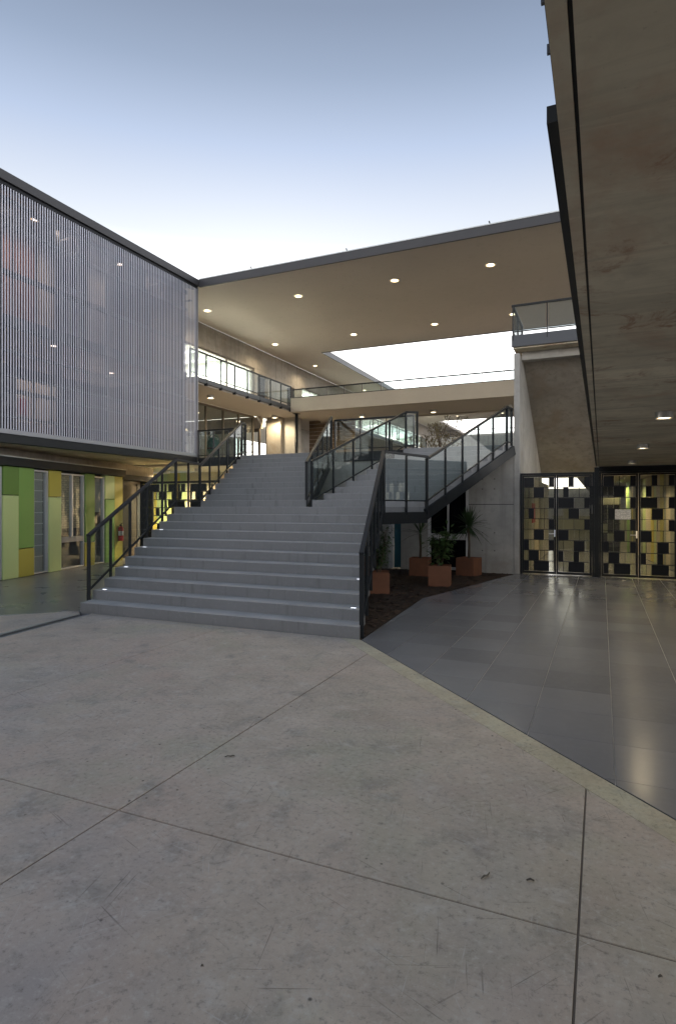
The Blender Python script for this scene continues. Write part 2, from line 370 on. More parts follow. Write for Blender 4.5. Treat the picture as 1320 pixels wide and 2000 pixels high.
def struct(name, mb, m, parent=None, **k):
    o = obj(name, mb, m, parent, **k)
    if parent is None: o['kind'] = 'structure'
    return o
def B(*a): return MB().box(*a)
def clip(poly, a, b, c):
    """keep the part of a polygon where a*x+b*y<=c"""
    out = []
    for i in range(len(poly)):
        p, q = poly[i], poly[(i+1) % len(poly)]; dp, dq = a*p[0]+b*p[1]-c, a*q[0]+b*q[1]-c
        if dp <= 0: out.append(p)
        if (dp < 0 < dq) or (dq < 0 < dp):
            t = dp/(dp-dq); out.append((p[0]+(q[0]-p[0])*t, p[1]+(q[1]-p[1])*t))
    return out
def clip_convex(poly, cv):
    ar = sum(cv[i][0]*cv[(i+1) % len(cv)][1]-cv[(i+1) % len(cv)][0]*cv[i][1] for i in range(len(cv)))
    if ar < 0: cv = cv[::-1]
    for i in range(len(cv)):
        p, q = cv[i], cv[(i+1) % len(cv)]; nx, ny = q[1]-p[1], p[0]-q[0]
        poly = clip(poly, nx, ny, nx*p[0]+ny*p[1])
        if len(poly) < 3: return []
    return poly
def area(p): return abs(sum(p[i][0]*p[(i+1) % len(p)][1]-p[(i+1) % len(p)][0]*p[i][1] for i in range(len(p))))/2
def rect(x0, x1, y0, y1): return [(x0, y0), (x1, y0), (x1, y1), (x0, y1)]

# ------------------------------------------------------------------ geometry constants
RS, TR, Y1 = .15, .335, 6.88                 # riser, tread, first riser
YL, YU, YF = Y1+10*TR, 11.65, 15.15          # landing nosing, upper flights start, building line
F1, F2, ZS, ZT = 3.15, 5.75, 8.5, 8.72       # floors, canopy soffit, canopy top
def LX(y): return -7.46-.275*(y-Y1)
def RX(y): return -2.76-.275*(y-Y1)
def CL(y): return -5.93-.277*(y-YU)          # left upper flight, inner edge
def CR(y): return -5.78+.37*(y-YU)           # right upper flight, inner edge
def BR(y): return -3.26+.36*(y-YU)           # right upper flight, outer edge

# ------------------------------------------------------------------ ground
struct('ground', B(-400, 400, -400, 400, -.5, -.08), M['ground'])
# plaza of cast slabs
dA, dB = (-2.74, 6.86), (5.0, -1.36)
plz = [dA, dB, (5.0, -9), (-4.6, -9), (-7.2, 6.86)]
base = struct('plaza', MB().prism(plz, -.07, -.0055), M['joint'])
ex, ey = 7.74, -8.22; el = math.hypot(ex, ey); nx, ny = -ey/el, ex/el      # outward normal of the diagonal
cc = nx*dA[0]+ny*dA[1]
XJ = [-9.4, -7.06, -4.73, -2.4, -.083, 2.25, 5.2]; YJ = [-9.2, -6.3, -1.93, 2.47, 6.87]
g = .005
def slab_piece(poly, parent, m, name='slab', z=0.0, z0=-.06):
    n = len(poly); cx = sum(p[0] for p in poly)/n; cyy = sum(p[1] for p in poly)/n
    q = []
    for x, y in poly:
        d = math.hypot(x-cx, y-cyy); k = .002/d if d else 0; q.append((x+(cx-x)*k, y+(cyy-y)*k))
    mb = MB(); mb.add([(x, y, z0) for x, y in poly]+[(x, y, z-.002) for x, y in poly]+[(x, y, z) for x, y in q],
        [tuple(range(n))[::-1], tuple(range(2*n, 3*n))] + [(i, (i+1) % n, n+(i+1) % n, n+i) for i in range(n)]
        + [(n+i, n+(i+1) % n, 2*n+(i+1) % n, 2*n+i) for i in range(n)])
    return obj(name, mb, m, parent)
for i in range(len(XJ)-1):
    for j in range(len(YJ)-1):
        p = clip_convex(rect(XJ[i]+g, XJ[i+1]-g, YJ[j]+g, YJ[j+1]-g), plz)
        if p: p = clip(p, nx, ny, cc-.185)
        if len(p) > 2 and area(p) > .02: slab_piece(p, base, M['plaza'])
p = clip(plz, -nx, -ny, -(cc-.1835)); slab_piece(p, base, M['edge'], 'edge_strip', .0012)
# strip of concrete beyond the drain
lp = [(-7.36, 6.78), (-4.82, -9), (-14, -9), (-14, .9), (-8.3, 6.12), (-7.62, 6.98)]
side = struct('side_apron', MB().prism(lp, -.07, -.008), M['joint'])
for yj in ((-9, -1.94), (-1.92, 2.46), (2.48, 7)):
    p = clip(clip(lp, 0, -1, -yj[0]), 0, 1, yj[1])
    if len(p) > 2: slab_piece(p, side, M['plaza'], 'slab', -.002)
# drain channel
dr = thing('drain_channel', 'long sunken drain channel with a metal kerb on the plaza edge', 'drain', (-7.2, 6.4, 0))
def along(t, o): return (-7.27+.1615*t*1.0+o*.987, 6.79-.987*t+o*.1615)
def strip(t0, t1, o0, o1): return [along(t0, o0), along(t1, o0), along(t1, o1), along(t0, o1)]
obj('channel', MB().prism(strip(.02, 15.8, -.085, .085), -.055, -.03), M['steelmid'], dr)
obj('kerb', MB().prism(strip(.02, 15.8, -.11, -.07), -.05, .007), M['flash'], dr)
obj('kerb', MB().prism(strip(.02, 15.8, .07, .1), -.05, .004), M['channel'], dr)
gm = MB().prism([(-.062, -.21), (.062, -.21), (.062, .21), (-.062, .21)], -.022, -.004).mesh('grate', M['steelmid'])
for k in range(34):
    c = along(.3+k*.43, 0); inst('grate', gm, (c[0], c[1], 0), dr, (0, 0, math.atan2(.1615, .987)))
# left terrace, glossy tile sheet cut into big tiles
tp = [(-7.50, 7.0), (-8.3, 6.13), (-14, .9), (-18, .9), (-18, 26), (-7.5, 26)]
terr = struct('terrace_floor', MB().prism(tp, -.07, -.006), M['grout'])
vx, vy = -.25, .968
for i in range(-4, 22):
    for j in range(-1, 9):
        o = (-7.6+vx*i*.9-vy*j*.9, 6+vy*i*.9+vx*j*.9); e = .898
        q = [o, (o[0]-vy*e, o[1]+vx*e), (o[0]-vy*e+vx*e, o[1]+vx*e+vy*e), (o[0]+vx*e, o[1]+vy*e)][::-1]
        p = clip_convex(q, [(-7.5, 7.0), (-14, .9), (-18, .9), (-18, 26), (-7.5, 26)])
        if len(p) > 2 and area(p) > .02: slab_piece(p, terr, M['tile_l'], 'tile')
# right hand paving of slate tiles
PV = [(-2.72, 6.86), (5.0, -1.33), (5.0, 15.3), (-1.9, 15.3), (-2.95, 10.4)]
pav = struct('slate_paving', MB().prism(PV, -.07, -.0045), M['grout'])
for i in range(-6, 7):
    for j in range(-7, 18):
        x0, y0 = .075+i*.565, 5.15+j*.595
        p = clip_convex(rect(x0+.0032, x0+.5618, y0+.0016, y0+.5934), PV)
        if len(p) > 2 and area(p) > .0002: slab_piece(p, pav, M['tile'], 'tile')
# planting bed under the stair
bed = struct('planting_bed', MB().prism([(-2.76, 6.95), (-2.97, 10.4), (-1.93, 15.18), (-9.0, 15.18), (-9.0, 6.95)], -.07, -.012), M['soil'])
mb = MB()
for k in range(5200):
    y = 7+random.random()*8.1; xr = (-2.80-.05*(y-7)) if y < 10.4 else -2.99+.215*(y-10.4); x = xr-random.random()**1.3*3.4
    s = .012+random.random()*.028; a = random.random()*6.3; b = random.uniform(-.5, .5); z = -.012+random.random()*.012
    u = Vector((math.cos(a), math.sin(a), b*.4))*s; v = Vector((-math.sin(a), math.cos(a), random.uniform(-.4, .4)))*s*random.uniform(.3, .7)
    c = Vector((x, y, z+.008)); mb.add([c-u-v, c+u-v, c+u+v, c-u+v], [(0, 1, 2, 3)])
ch = obj('bark_chips', mb, M['chip']); ch['kind'] = 'stuff'; ch['label'] = 'brown bark chips covering the planting bed'

# ------------------------------------------------------------------ staircase
st = thing('staircase', 'wide grey stone staircase splitting into two upper flights', 'staircase', (-5.1, 6.88, 0))
def stones(parent, yk, yk1, lf, rf, z0, z1, k, w=.62):
    """row of stone blocks that make up one step"""
    xl0, xr0 = lf(yk), rf(yk); n = max(2, round((xr0-xl0)/w)); ofs = (k % 2)*.5
    cuts = [0] + [(i+ofs)/n for i in range(1 if ofs == 0 else 0, n) if 0 < (i+ofs)/n < 1] + [1]
    for a, b in zip(cuts[:-1], cuts[1:]):
        e = .0007
        A0, A1 = xl0+(xr0-xl0)*a+e, xl0+(xr0-xl0)*b-e
        xl1, xr1 = lf(yk1), rf(yk1); B0, B1 = xl1+(xr1-xl1)*a+e, xl1+(xr1-xl1)*b-e
        dz = random.uniform(-.0015, .0015)
        m_ = MB(); c = .006
        m_.add([(A0, yk, z0), (A1, yk, z0), (B1, yk1, z0), (B0, yk1, z0), (A0, yk, z1+dz-c), (A1, yk, z1+dz-c), (A0, yk+c, z1+dz), (A1, yk+c, z1+dz), (B1, yk1, z1+dz), (B0, yk1, z1+dz)],
               [(0, 3, 2, 1), (0, 1, 5, 4), (4, 5, 7, 6), (6, 7, 8, 9), (1, 2, 8, 7, 5), (3, 0, 4, 6, 9), (2, 3, 9, 8)])
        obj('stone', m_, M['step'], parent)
for k in range(1, 12):
    yk = Y1+(k-1)*TR; yk1 = yk+TR+.02 if k < 11 else YU; z1 = k*RS; z0 = max(-.05, z1-RS-.1)
    lf = LX; rf = (RX if k < 11 else (lambda y: RX(YL)+(BR(YU)-RX(YL))*(y-YL)/(YU-YL)))
    i_ = .012
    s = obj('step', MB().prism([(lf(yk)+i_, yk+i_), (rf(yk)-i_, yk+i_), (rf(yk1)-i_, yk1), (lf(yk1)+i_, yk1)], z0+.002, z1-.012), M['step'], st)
    stones(s, yk, yk1, lf, rf, z0, z1, k)
for side_, lf, rf in (('l', LX, CL), ('r', CR, BR)):
    for k in range(1, 11):
        yk = YU+(k-1)*TR; yk1 = yk+TR+.02 if k < 10 else YF-.01; z1 = 1.65+k*RS; z0 = z1-RS-.07; i_ = .012
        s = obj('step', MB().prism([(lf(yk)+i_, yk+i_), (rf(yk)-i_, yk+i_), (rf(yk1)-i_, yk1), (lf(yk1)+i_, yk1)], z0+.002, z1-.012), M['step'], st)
        stones(s, yk, yk1, lf, rf, z0, z1, k, .66)
# side closing plate of the lower flight, stringers
pl = MB()
for s_, fx in ((0, LX), (1, RX)):
    o_ = -.03 if s_ == 0 else .004
    ya, yb = Y1+.28, YL+.35
    pl.add([(fx(ya)+o_, ya, -.05), (fx(yb)+o_, yb, -.05), (fx(yb)+o_, yb, 1.46), (fx(ya)+o_, ya, .12), (fx(ya)+o_+.026, ya, -.05), (fx(yb)+o_+.026, yb, -.05), (fx(yb)+o_+.026, yb, 1.46), (fx(ya)+o_+.026, ya, .12)],
           [(0, 1, 2, 3), (4, 5, 6, 7), (0, 1, 5, 4), (1, 2, 6, 5), (2, 3, 7, 6), (3, 0, 4, 7)]) if s_ == 0 else None
obj('side_plate', pl, M['wallpale'], st)
def stringer(p, q, w=.05, h=.22): return MB().bar(p, q, w, h)
obj('stringer', stringer((BR(YU)+.03, YU, 1.50), (BR(YF)+.03, YF, 3.05)), M['steel'], st)
obj('stringer', stringer((RX(YL)+.03, YL-.02, 1.44), (BR(YU)+.03, YU+.02, 1.44)), M['steel'], st)
obj('stringer', stringer((CL(YU)+.02, YU, 1.48), (CL(YF)+.02, YF, 3.02)), M['steel'], st)
obj('stringer', stringer((CR(YU)-.02, YU, 1.48), (CR(YF)-.02, YF, 3.02)), M['steel'], st)
obj('stringer', stringer((LX(YU)-.03, YU, 1.50), (LX(YF)-.03, YF, 3.05)), M['steel'], st)
obj('landing_slab', MB().prism([(LX(YL+.4)+.1, YL+.4), (RX(YL+.4)-.1, YL+.4), (BR(YU)-.05, YU), (LX(YU)+.05, YU)], 1.36, 1.46), M['wallpale'], st)
for lf, rf in ((LX, CL), (CR, BR)):
    obj('flight_slab', MB().prism([(lf(YU)+.05, YU), (rf(YU)-.05, YU), (rf(YF)-.05, YF-.01), (lf(YF)+.05, YF-.01)], [1.36, 1.36, 2.9, 2.9], [1.5, 1.5, 3.04, 3.04]), M['wallpale'], st)
lm = MB().prism([(-.035, -.014), (.035, -.014), (.035, .014), (-.035, .014)], -.006, .003).mesh('step_light', M['led'])
for k in (2, 4, 6, 8):
    y = Y1+(k-1)*TR+.12; inst('step_light', lm, (LX(y)+.17, y, k*RS), st)
    if k < 8: inst('step_light', lm, (RX(y)-.14, y, k*RS), st)

# ------------------------------------------------------------------ railings
def railing(label, segs, group='steel and glass railings', hr=(.065, .045), gl=M['rail_glass'], pw=.045, low=.11, mat=None, drop=0.06, cat='railing', end_posts=True):
    """segs: list of (p, q, n_bays, height) with p,q on the walking line; joined end to end"""
    mat = mat or M['steel']
    r = thing('railing', label, cat, segs[0][0], group)
    for si, (p, q, n, h) in enumerate(segs):
        p, q = Vector(p), Vector(q); up = Vector((0, 0, 1))
        d = (q-p).normalized()
        obj('handrail', MB().bar(p+up*h-d*.02, q+up*h+d*.02, hr[0], hr[1]), mat, r, bevel=.006)
        obj('bottom_rail', MB().bar(p+up*low, q+up*low, .03, .025), mat, r)
        for i in range(n+1):
            if i == n and si < len(segs)-1: continue
            c = p.lerp(q, i/n); hd = Vector((d.x, d.y, 0)).normalized()
            big = 1.25 if i in (0, n) else 1.0
            m_ = MB().bar(c-up*drop, c+up*(h-.02), pw*big, .022*big, hd)
            obj('post', m_, mat, r)
        for i in range(n):
            a, b = p.lerp(q, i/n), p.lerp(q, (i+1)/n); e = .03/(b-a).length if (b-a).length else 0
            a2, b2 = a.lerp(b, e), b.lerp(a, e)
            hd = Vector((d.x, d.y, 0)).normalized(); nn = Vector((-hd.y, hd.x, 0))*.005
            vs = [a2+up*(low+.012)-nn, b2+up*(low+.012)-nn, b2+up*(h-.026)-nn, a2+up*(h-.026)-nn, a2+up*(low+.012)+nn, b2+up*(low+.012)+nn, b2+up*(h-.026)+nn, a2+up*(h-.026)+nn]
            if gl is not None:
                obj('glass_pane', MB().add(vs, [(0, 1, 2, 3), (4, 5, 6, 7), (0, 1, 5, 4), (1, 2, 6, 5), (2, 3, 7, 6), (3, 0, 4, 7)]), gl, r)
    return r
H = 1.0
yA = Y1+.25; zA = RS
railing('dark stair railing on the panelled wall side, from the plaza to the upper floor',
    [((LX(yA)-.02, yA, .19), (LX(YL+.1)+.0, YL+.1, 1.67), 5, H), ((LX(YL+.1), YL+.1, 1.67), (LX(YU)-.0, YU, 1.67), 2, H), ((LX(YU), YU, 1.67), (LX(14.75)+.02, 14.75, 3.16), 5, H-.04), ((LX(14.75)+.02, 14.75, 3.16), (LX(15.1), 15.12, 3.16), 1, H-.04)], drop=.1)
railing('dark railing on the planter side of the stair running up to the tall concrete fin',
    [((RX(yA)+.05, yA-.12, .06), (RX(YL)+.05, YL+.02, 1.66), 6, H), ((RX(YL)+.05, YL+.02, 1.66), (BR(YU)+.05, YU, 1.66), 2, H), ((BR(YU)+.05, YU, 1.66), (BR(14.75)+.05, 14.8, 3.12), 5, H-.05), ((BR(14.75)+.05, 14.8, 3.12), (-2.03, 15.13, 3.12), 1, H-.05)], drop=.16)
railing('short railing on the inner side of the bin side upper flight',
    [((CL(YU), YU+.02, 1.68), (CL(14.9), 14.95, 3.18), 5, .95)], drop=.08)
railing('railing on the inner side of the planter side upper flight',
    [((CR(YU)-.02, YU+.02, 1.68), (CR(14.75), 14.8, 3.14), 5, .97), ((CR(14.75), 14.8, 3.14), (CR(15.0)+.12, 15.1, 3.16), 1, .97)], drop=.1)
railing('level railing closing the gap between the tops of the two upper flights',
    [((CL(15.1)+.06, 15.2, F1), (CR(15.1)-.04, 15.2, F1), 3, .92)], drop=.06)
railing('short railing in front of the green litter bin beside the slatted screen',
    [((-11.44, 15.14, F1-.02), (LX(15.0)-.08, 15.14, F1-.02), 3, .88)], drop=.06)

# ------------------------------------------------------------------ slatted building
sb = thing('slatted_building', 'large upper storey block wrapped in thin vertical aluminium slats', 'building', (-11.5, 10, F1))
XS = -11.5; YA = 5.0
sm = B(-.005, .005, -.0125, .0125, 3.3, 8.46).mesh('slat', M['slat'])
k = 0; y = YA
while y < 15.16:
    inst('slat', sm, (XS-.01, y, 0), sb); y += .066
obj('roof_fascia', B(XS-.25, XS+.06, YA-.3, YF+.04, 8.52, 8.72), M['fascia'], sb, bevel=.008)
obj('top_channel', B(XS-.2, XS+.0, YA-.1, YF, 8.44, 8.517), M['black'], sb)
obj('bottom_channel', B(XS-.1, XS+.03, YA-.1, YF+.02, 3.2, 3.3), M['channel'], sb, bevel=.006)
obj('bottom_beam', B(XS-.22, XS+.0, YA-.1, YF, 3.02, 3.197), M['steel'], sb)
obj('end_post', B(XS-.1, XS-.0, 15.165, 15.2, 3.2, 8.5), M['channel'], sb)
XG = -11.9
for z0, z1 in ((8.3, 8.42), (7.78, 7.86), (6.74, 6.84), (5.62, 5.86), (5.05, 5.1), (4.52, 4.57), (4.18, 4.26), (3.62, 3.66)):
    obj('transom', B(XG-.06, XG+.05, YA, 15.1, z0, z1), M['black'], sb)
for k in range(7):
    yy = 5.74+k*1.53; obj('mullion', B(XG-.05, XG+.043, yy-.035, yy+.035, 3.2, 8.44), M['black'], sb)
    if yy < 15: obj('bracket', B(XG+.045, XS-.06, yy-.03, yy+.03, 8.0, 8.04), M['steelmid'], sb)
for k in range(7):
    y0 = 5.74+(k-1)*1.53 if k else 5.0; y1 = 5.74+k*1.53
    obj('window_pane', B(XG-.01, XG, (5.0 if k == 0 else y0+.037), min(y1-.037, 15.1), 3.22, 8.43), M['dark_glass'], sb)
obj('window_pane', B(XG-.01, XG, 14.957, 15.1, 3.22, 8.43), M['dark_glass'], sb)
obj('floor_slab', B(-19, XS-.23, YA, YF, 3.02, 3.18), M['slabc'], sb)
obj('middle_floor', B(-19, XG-.1, YA, 15.1, 5.62, 5.84), M['slabc'], sb)
obj('roof', B(-22, XS-.26, YA-.3, YF, 8.52, 8.7), M['fascia'], sb)
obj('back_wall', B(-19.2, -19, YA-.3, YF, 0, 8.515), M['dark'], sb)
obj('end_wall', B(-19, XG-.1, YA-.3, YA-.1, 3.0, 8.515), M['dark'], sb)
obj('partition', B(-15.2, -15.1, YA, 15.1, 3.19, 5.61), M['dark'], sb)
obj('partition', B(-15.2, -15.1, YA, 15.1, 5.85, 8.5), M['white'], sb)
obj('party_wall', B(-19, XG-.12, 15.0, 15.12, 3.19, 8.5), M['wallc'], sb)
for i, (y0, y1, z0, z1, mm) in enumerate(((6.6, 8.0, 5.9, 8.4, 'pink'), (8.1, 9.2, 5.9, 8.4, 'pink'), (9.3, 10.1, 5.9, 8.4, 'pink'), (10.15, 10.75, 5.9, 8.4, 'pink'), (10.8, 11.3, 5.9, 8.4, 'cream'), (12.4, 13.2, 5.9, 8.4, 'blindw'))):
    m_ = MB(); n = 14
    for q in range(n):
        ya, yb = y0+(y1-y0)*q/n, y0+(y1-y0)*(q+1)/n; xa, xb = (-13.16, -13.22) if q % 2 else (-13.22, -13.16)
        m_.add([(xa, ya, z0), (xb, yb, z0), (xb, yb, z1), (xa, ya, z1), (xa-.004, ya, z0), (xb-.004, yb, z0), (xb-.004, yb, z1), (xa-.004, ya, z1)], [(0, 1, 2, 3), (7, 6, 5, 4), (0, 3, 7, 4), (1, 2, 6, 5), (2, 3, 7, 6), (0, 1, 5, 4)])
    obj('curtain', m_, M[mm], sb)
for y0, y1 in ((9.99, 10.45), (10.48, 10.96), (11.05, 11.28)):
    obj('display_board', B(-12.96, -12.92, y0, y1, 3.4, 4.8), M['cream'], sb)
po = obj('poster', B(-12.915, -12.91, 10.02, 10.30, 3.9, 4.3), M['poster'], sb)
for y0 in (10.1, 10.58): obj('shelf', B(-12.91, -12.8, y0-.1, y0+.33, 3.7, 3.74), M['cream'], sb)

LAMPS_IN = [((-12.3, 7.8, 8.49), 'over the salmon curtains'), ((-12.3, 10.0, 8.49), 'over the end of the salmon curtains'), ((-12.4, 12.8, 8.49), 'high in the middle of the slatted screen'), ((-12.25, 10.5, 5.6), 'over the cream display boards'), ((-13.2, 13.3, 5.6), 'low towards the end of the slatted screen')]

# lower, angled wall of coloured panels
U = Vector((-.25, .968, 0)); NV = Vector((.968, .25, 0)); O = Vector((-12.22, 9.12, 0))
def wb(t0, t1, d0, d1, z0, z1):
    """box in the angled wall's own axes: t along it, d out of it"""
    c = [O+U*t+NV*d for t, d in ((t0, d0), (t1, d0), (t1, d1), (t0, d1))]
    return MB().prism([(p.x, p.y) for p in c], z0, z1)
pw = thing('panelled_wall', 'angled ground floor wall of green and mustard panels with tall windows', 'wall', tuple(O))
obj('wall_core', wb(-6, 5.1, -.3, -.16, -.05, 2.62), M['dark'], pw)
PT = 2.57
pans = [(-4.5, -3.6, 0, PT, 'g_light'), (-3.59, -3.1, 0, 1.2, 'g_dark'), (-3.59, -3.1, 1.21, PT, 'mustard'), (-3.09, -2.4, 0, PT, 'g_mid'),
        (.0, .498, 1.918, PT, 'g_dark'), (.0, .498, .0, 1.91, 'g_light'), (.506, 1.035, .672, PT, 'g_mid'), (.506, 1.035, 0, .664, 'mustard'),
        (1.605, 2.085, 1.9, PT, 'mustard'), (1.605, 2.085, 0, 1.892, 'g_light'), (3.155, 3.605, .664, PT, 'g_dark'), (3.155, 3.605, 0, .656, 'mustard'),
        (4.165, 4.665, 1.88, PT, 'g_light'), (4.165, 4.665, 0, 1.872, 'g_mid'), (4.673, 5.1, 0, PT, 'mustard')]
for t0, t1, z0, z1, mm in pans: obj('panel', wb(t0, t1, -.155, 0, z0+.01, z1), M[mm], pw, bevel=.003)
def wwin(t0, t1, z0, z1, bars, sill=None, blind=None, bz=None):
    f = MB(); e = .035
    f.v += []; w_ = MB()
    for a in ((t0, t0+e), (t1-e*1.6, t1)): w_.add(*(lambda q: (q.v, q.f))(wb(a[0], a[1], -.12, -.03, z0, z1)))
    for z in ((z0, z0+.035), (z1-.04, z1)): w_.add(*(lambda q: (q.v, q.f))(wb(t0+e, t1-e*1.6, -.12, -.034, z[0], z[1])))
    for b_ in bars: w_.add(*(lambda q: (q.v, q.f))(wb(b_-.03, b_+.03, -.12, -.038, (sill or z0)+.04, z1-.04)))
    fr = obj('window', w_, M['alu'], pw)
    if sill: obj('sill', wb(t0+e, t1-e*1.6, -.13, -.02, sill-.1, sill+.04), M['channel'], fr)
    obj('pane', wb(t0+e, t1-e*1.6, -.085, -.08, z0+.035, z1-.04), M['win_glass'], fr)
    if blind: obj('blind', wb(t0+e, t1-e*1.6, -.145, -.142, bz, z1-.05), M[blind], fr)
    return fr
w1 = wwin(1.045, 1.6, .02, 2.55, (), blind='blindw', bz=.05)
for k in range(8):
    z = .42+k*.27; obj('blind_seam', wb(1.085, 1.54, -.142, -.132, z, z+.018), M['white'], w1)
w2 = wwin(2.095, 3.145, .02, 2.53, (2.62,), sill=.82, blind='blind', bz=1.08)
w3 = wwin(3.615, 4.155, .02, 2.52, (), blind='blindw', bz=1.5)
w4 = wwin(-2.38, -.012, .02, 2.55, (-1.2,), sill=.9)
obj('fascia_band', wb(-6, 5.14, -.3, .1, 2.585, 2.775), M['steel'], pw)
obj('fascia_flashing', wb(-6, 5.15, -.3, .115, 2.778, 2.80), M['flash'], pw)
obj('upper_wall', wb(-6, 7.75, -.6, -.31, 2.63, 3.015), M['wallc'], pw)
# recessed bay beyond the panels
obj('recess_wall', wb(5.1, 7.75, -.62, -.36, -.05, 2.62), M['brown'], pw)
obj('door', wb(5.3, 6.55, -.36, -.30, .02, 2.36), M['brown'], pw)
obj('door', wb(6.6, 7.0, -.36, -.30, .02, 2.40), M['steelmid'], pw)
obj('panel', wb(7.03, 7.3, -.36, -.18, .01, 2.5), M['mustard'], pw)
obj('fascia_band', wb(5.16, 7.45, -.36, .0, 2.5, 2.66), M['black'], pw)
obj('return_wall', wb(5.103, 5.14, -.35, -.01, 0, 2.58), M['mustard'], pw)
# fire extinguisher on the mustard panel
fx = O+U*4.86+NV*.09
fe = thing('fire_extinguisher', 'red fire extinguisher hung on the mustard panel behind the stair railing', 'fire extinguisher', (fx.x, fx.y, .62))
obj('cylinder', MB().lathe([(.0, 0), (.068, 0), (.075, .012), (.075, .36), (.066, .41), (.035, .44), (.022, .45), (0, .45)], (fx.x, fx.y, .62), 20), M['red'], fe, True)
obj('label', MB().lathe([(.0762, .16), (.0762, .30)], (fx.x, fx.y, .62), 20), M['labelw'], fe, True)
vv = obj('valve', B(fx.x-.025, fx.x+.025, fx.y-.025, fx.y+.025, 1.07, 1.12), M['blackr'], fe)
obj('handle', MB().bar((fx.x, fx.y, 1.13), (fx.x+.12, fx.y-.06, 1.16), .02, .012), M['blackr'], vv)
obj('hose', MB().tube([(fx.x+.02, fx.y-.02, 1.1), (fx.x+.1, fx.y-.09, 1.08), (fx.x+.11, fx.y-.1, .95), (fx.x+.09, fx.y-.08, .78)], .012, 7), M['blackr'], fe, True)
obj('bracket', MB().bar((fx.x-NV.x*.085, fx.y-NV.y*.085, .6), (fx.x-NV.x*.085, fx.y-NV.y*.085, 1.06), .04, .012, (NV.x, NV.y, 0)), M['steelmid'], fe)

# ------------------------------------------------------------------ canopy roof
cr = thing('canopy_roof', 'broad flat canopy roof with rectangular sky openings over the court', 'roof', (-3, 15.15, ZS))
XE = 5.0
for x0, x1, y0, y1 in ((XS+.061, XE, YF+.06, 23.8), (-13.6, XS+.059, YF+.06, 23.8), (-13.6, -11.36, 23.803, 42.5), (2.4, XE, 23.803, 42.5), (-13.6, XE, 42.503, 46.7), (-13.6, -11.9, 46.703, 58), (2.4, XE, 46.703, 58), (-13.6, XE, 58.003, 61)):
    obj('roof_slab', B(x0, x1, y0, y1, ZS, ZT-.02), M['soffit'], cr)
obj('fascia', B(XS+.063, XE, YF-.0, YF+.058, ZS-.015, ZT), M['fascia'], cr, bevel=.006)
obj('flashing', B(XS+.064, XE, YF-.012, YF+.2, ZT+.003, ZT+.03), M['flash'], cr)
obj('opening_trim', B(-11.36, -11.30, 23.86, 42.5, ZS-.02, ZT), M['steelmid'], cr)
obj('opening_trim', B(-11.36, 2.4, 23.803, 23.858, ZS-.02, ZT), M['steelmid'], cr)
for x in (-9.55, -6.45, -2.55):
    obj('spike', MB().bar((x, YF+.08, ZT), (x-.035, YF+.04, ZT+.12), .022, .022), M['steel'], cr)

# ------------------------------------------------------------------ downlights
def downlight_meshes(kind):
    if kind == 'recessed':
        hs_ = MB().lathe([(.10, .02), (.10, -.012), (.135, -.012), (.135, .003)], n=20).mesh('trim_ring', M['whitewin'], smooth=False)
        ds = MB().lathe([(0, -.002), (.074, -.002), (.074, -.008), (0, -.008)], n=20).mesh('lamp', M['lamp'])
        bw = MB().lathe([(.0745, -.002), (.099, -.002), (.099, -.006), (.0745, -.006)], n=20).mesh('reflector', M['bowl'])
    else:
        hs_ = MB().lathe([(.135, .002), (.135, -.10), (.122, -.104), (.118, -.09), (.118, -.03)], n=24).mesh('housing', M['chrome'], smooth=False)
        ds = MB().lathe([(0, -.075), (.09, -.075), (.09, -.09), (0, -.09)], n=24).mesh('lamp', M['lamp'])
        bw = MB().lathe([(.0905, -.075), (.117, -.075), (.117, -.086), (.0905, -.086)], n=24).mesh('reflector', M['bowl'])
    return hs_, ds, bw
LD = {}
def spot_data(name, e, size=150, r=.08):
    if name not in LD:
        l = bpy.data.lights.new(name, 'SPOT'); l.energy = e; l.spot_size = R(size); l.spot_blend = .6; l.shadow_soft_size = r; l.color = (1, .80, .50); LD[name] = l
    return LD[name]
DM = {'recessed': downlight_meshes('recessed'), 'surface': downlight_meshes('surface')}
def downlight(loc, label, group, kind='recessed', e=40, dn='canopy_lamp', scale=1.0):
    t = thing('ceiling_light', label, 'ceiling light', loc, group); t.scale = (scale,)*3
    a, b, b2 = DM[kind]
    for nm, me in (('trim_ring' if kind == 'recessed' else 'housing', a), ('lamp', b), ('reflector', b2)):
        o = bpy.data.objects.new(nm, me); COL.objects.link(o); o.parent = t
    if e:
        l = bpy.data.objects.new('lamp_glow', spot_data(dn, e, 172 if dn in ('back_lamp', 'walk_lamp', 'room_lamp') else 150)); COL.objects.link(l); l.parent = t; l.location = (0, 0, -.02 if kind == 'recessed' else -.14)
    return t
for p_, nm in LAMPS_IN: downlight(p_, 'small lamp glimpsed behind the slats, %s' % nm, 'lamps behind the slatted screen', e=36, dn='room_lamp')
cn = ['by the end of the slats', 'second from the slats', 'third from the slats', 'nearest the concrete fin']
for j, (y, nm) in enumerate(((17.1, 'front row'), (21.8, 'second row'))):
    for i, x in enumerate((-12.55, -8.98, -5.71, -2.87)):
        downlight((x, y, ZS-.002), 'lit round downlight, %s of the canopy soffit, %s' % (nm, cn[i]), 'downlights in the canopy soffit', scale=1.25)
downlight((-12.69, 25.9, ZS-.002), 'lit round downlight beside the corner of the sky opening, above the gallery doors', 'downlights in the canopy soffit')
for x, nm in ((-9.9, 'nearer the tree'), (-6.6, 'nearer the stair rail')):
    downlight((x, 44.5, ZS-.002), 'small distant downlight on the strip between the two sky openings, %s' % nm, 'downlights in the canopy soffit')
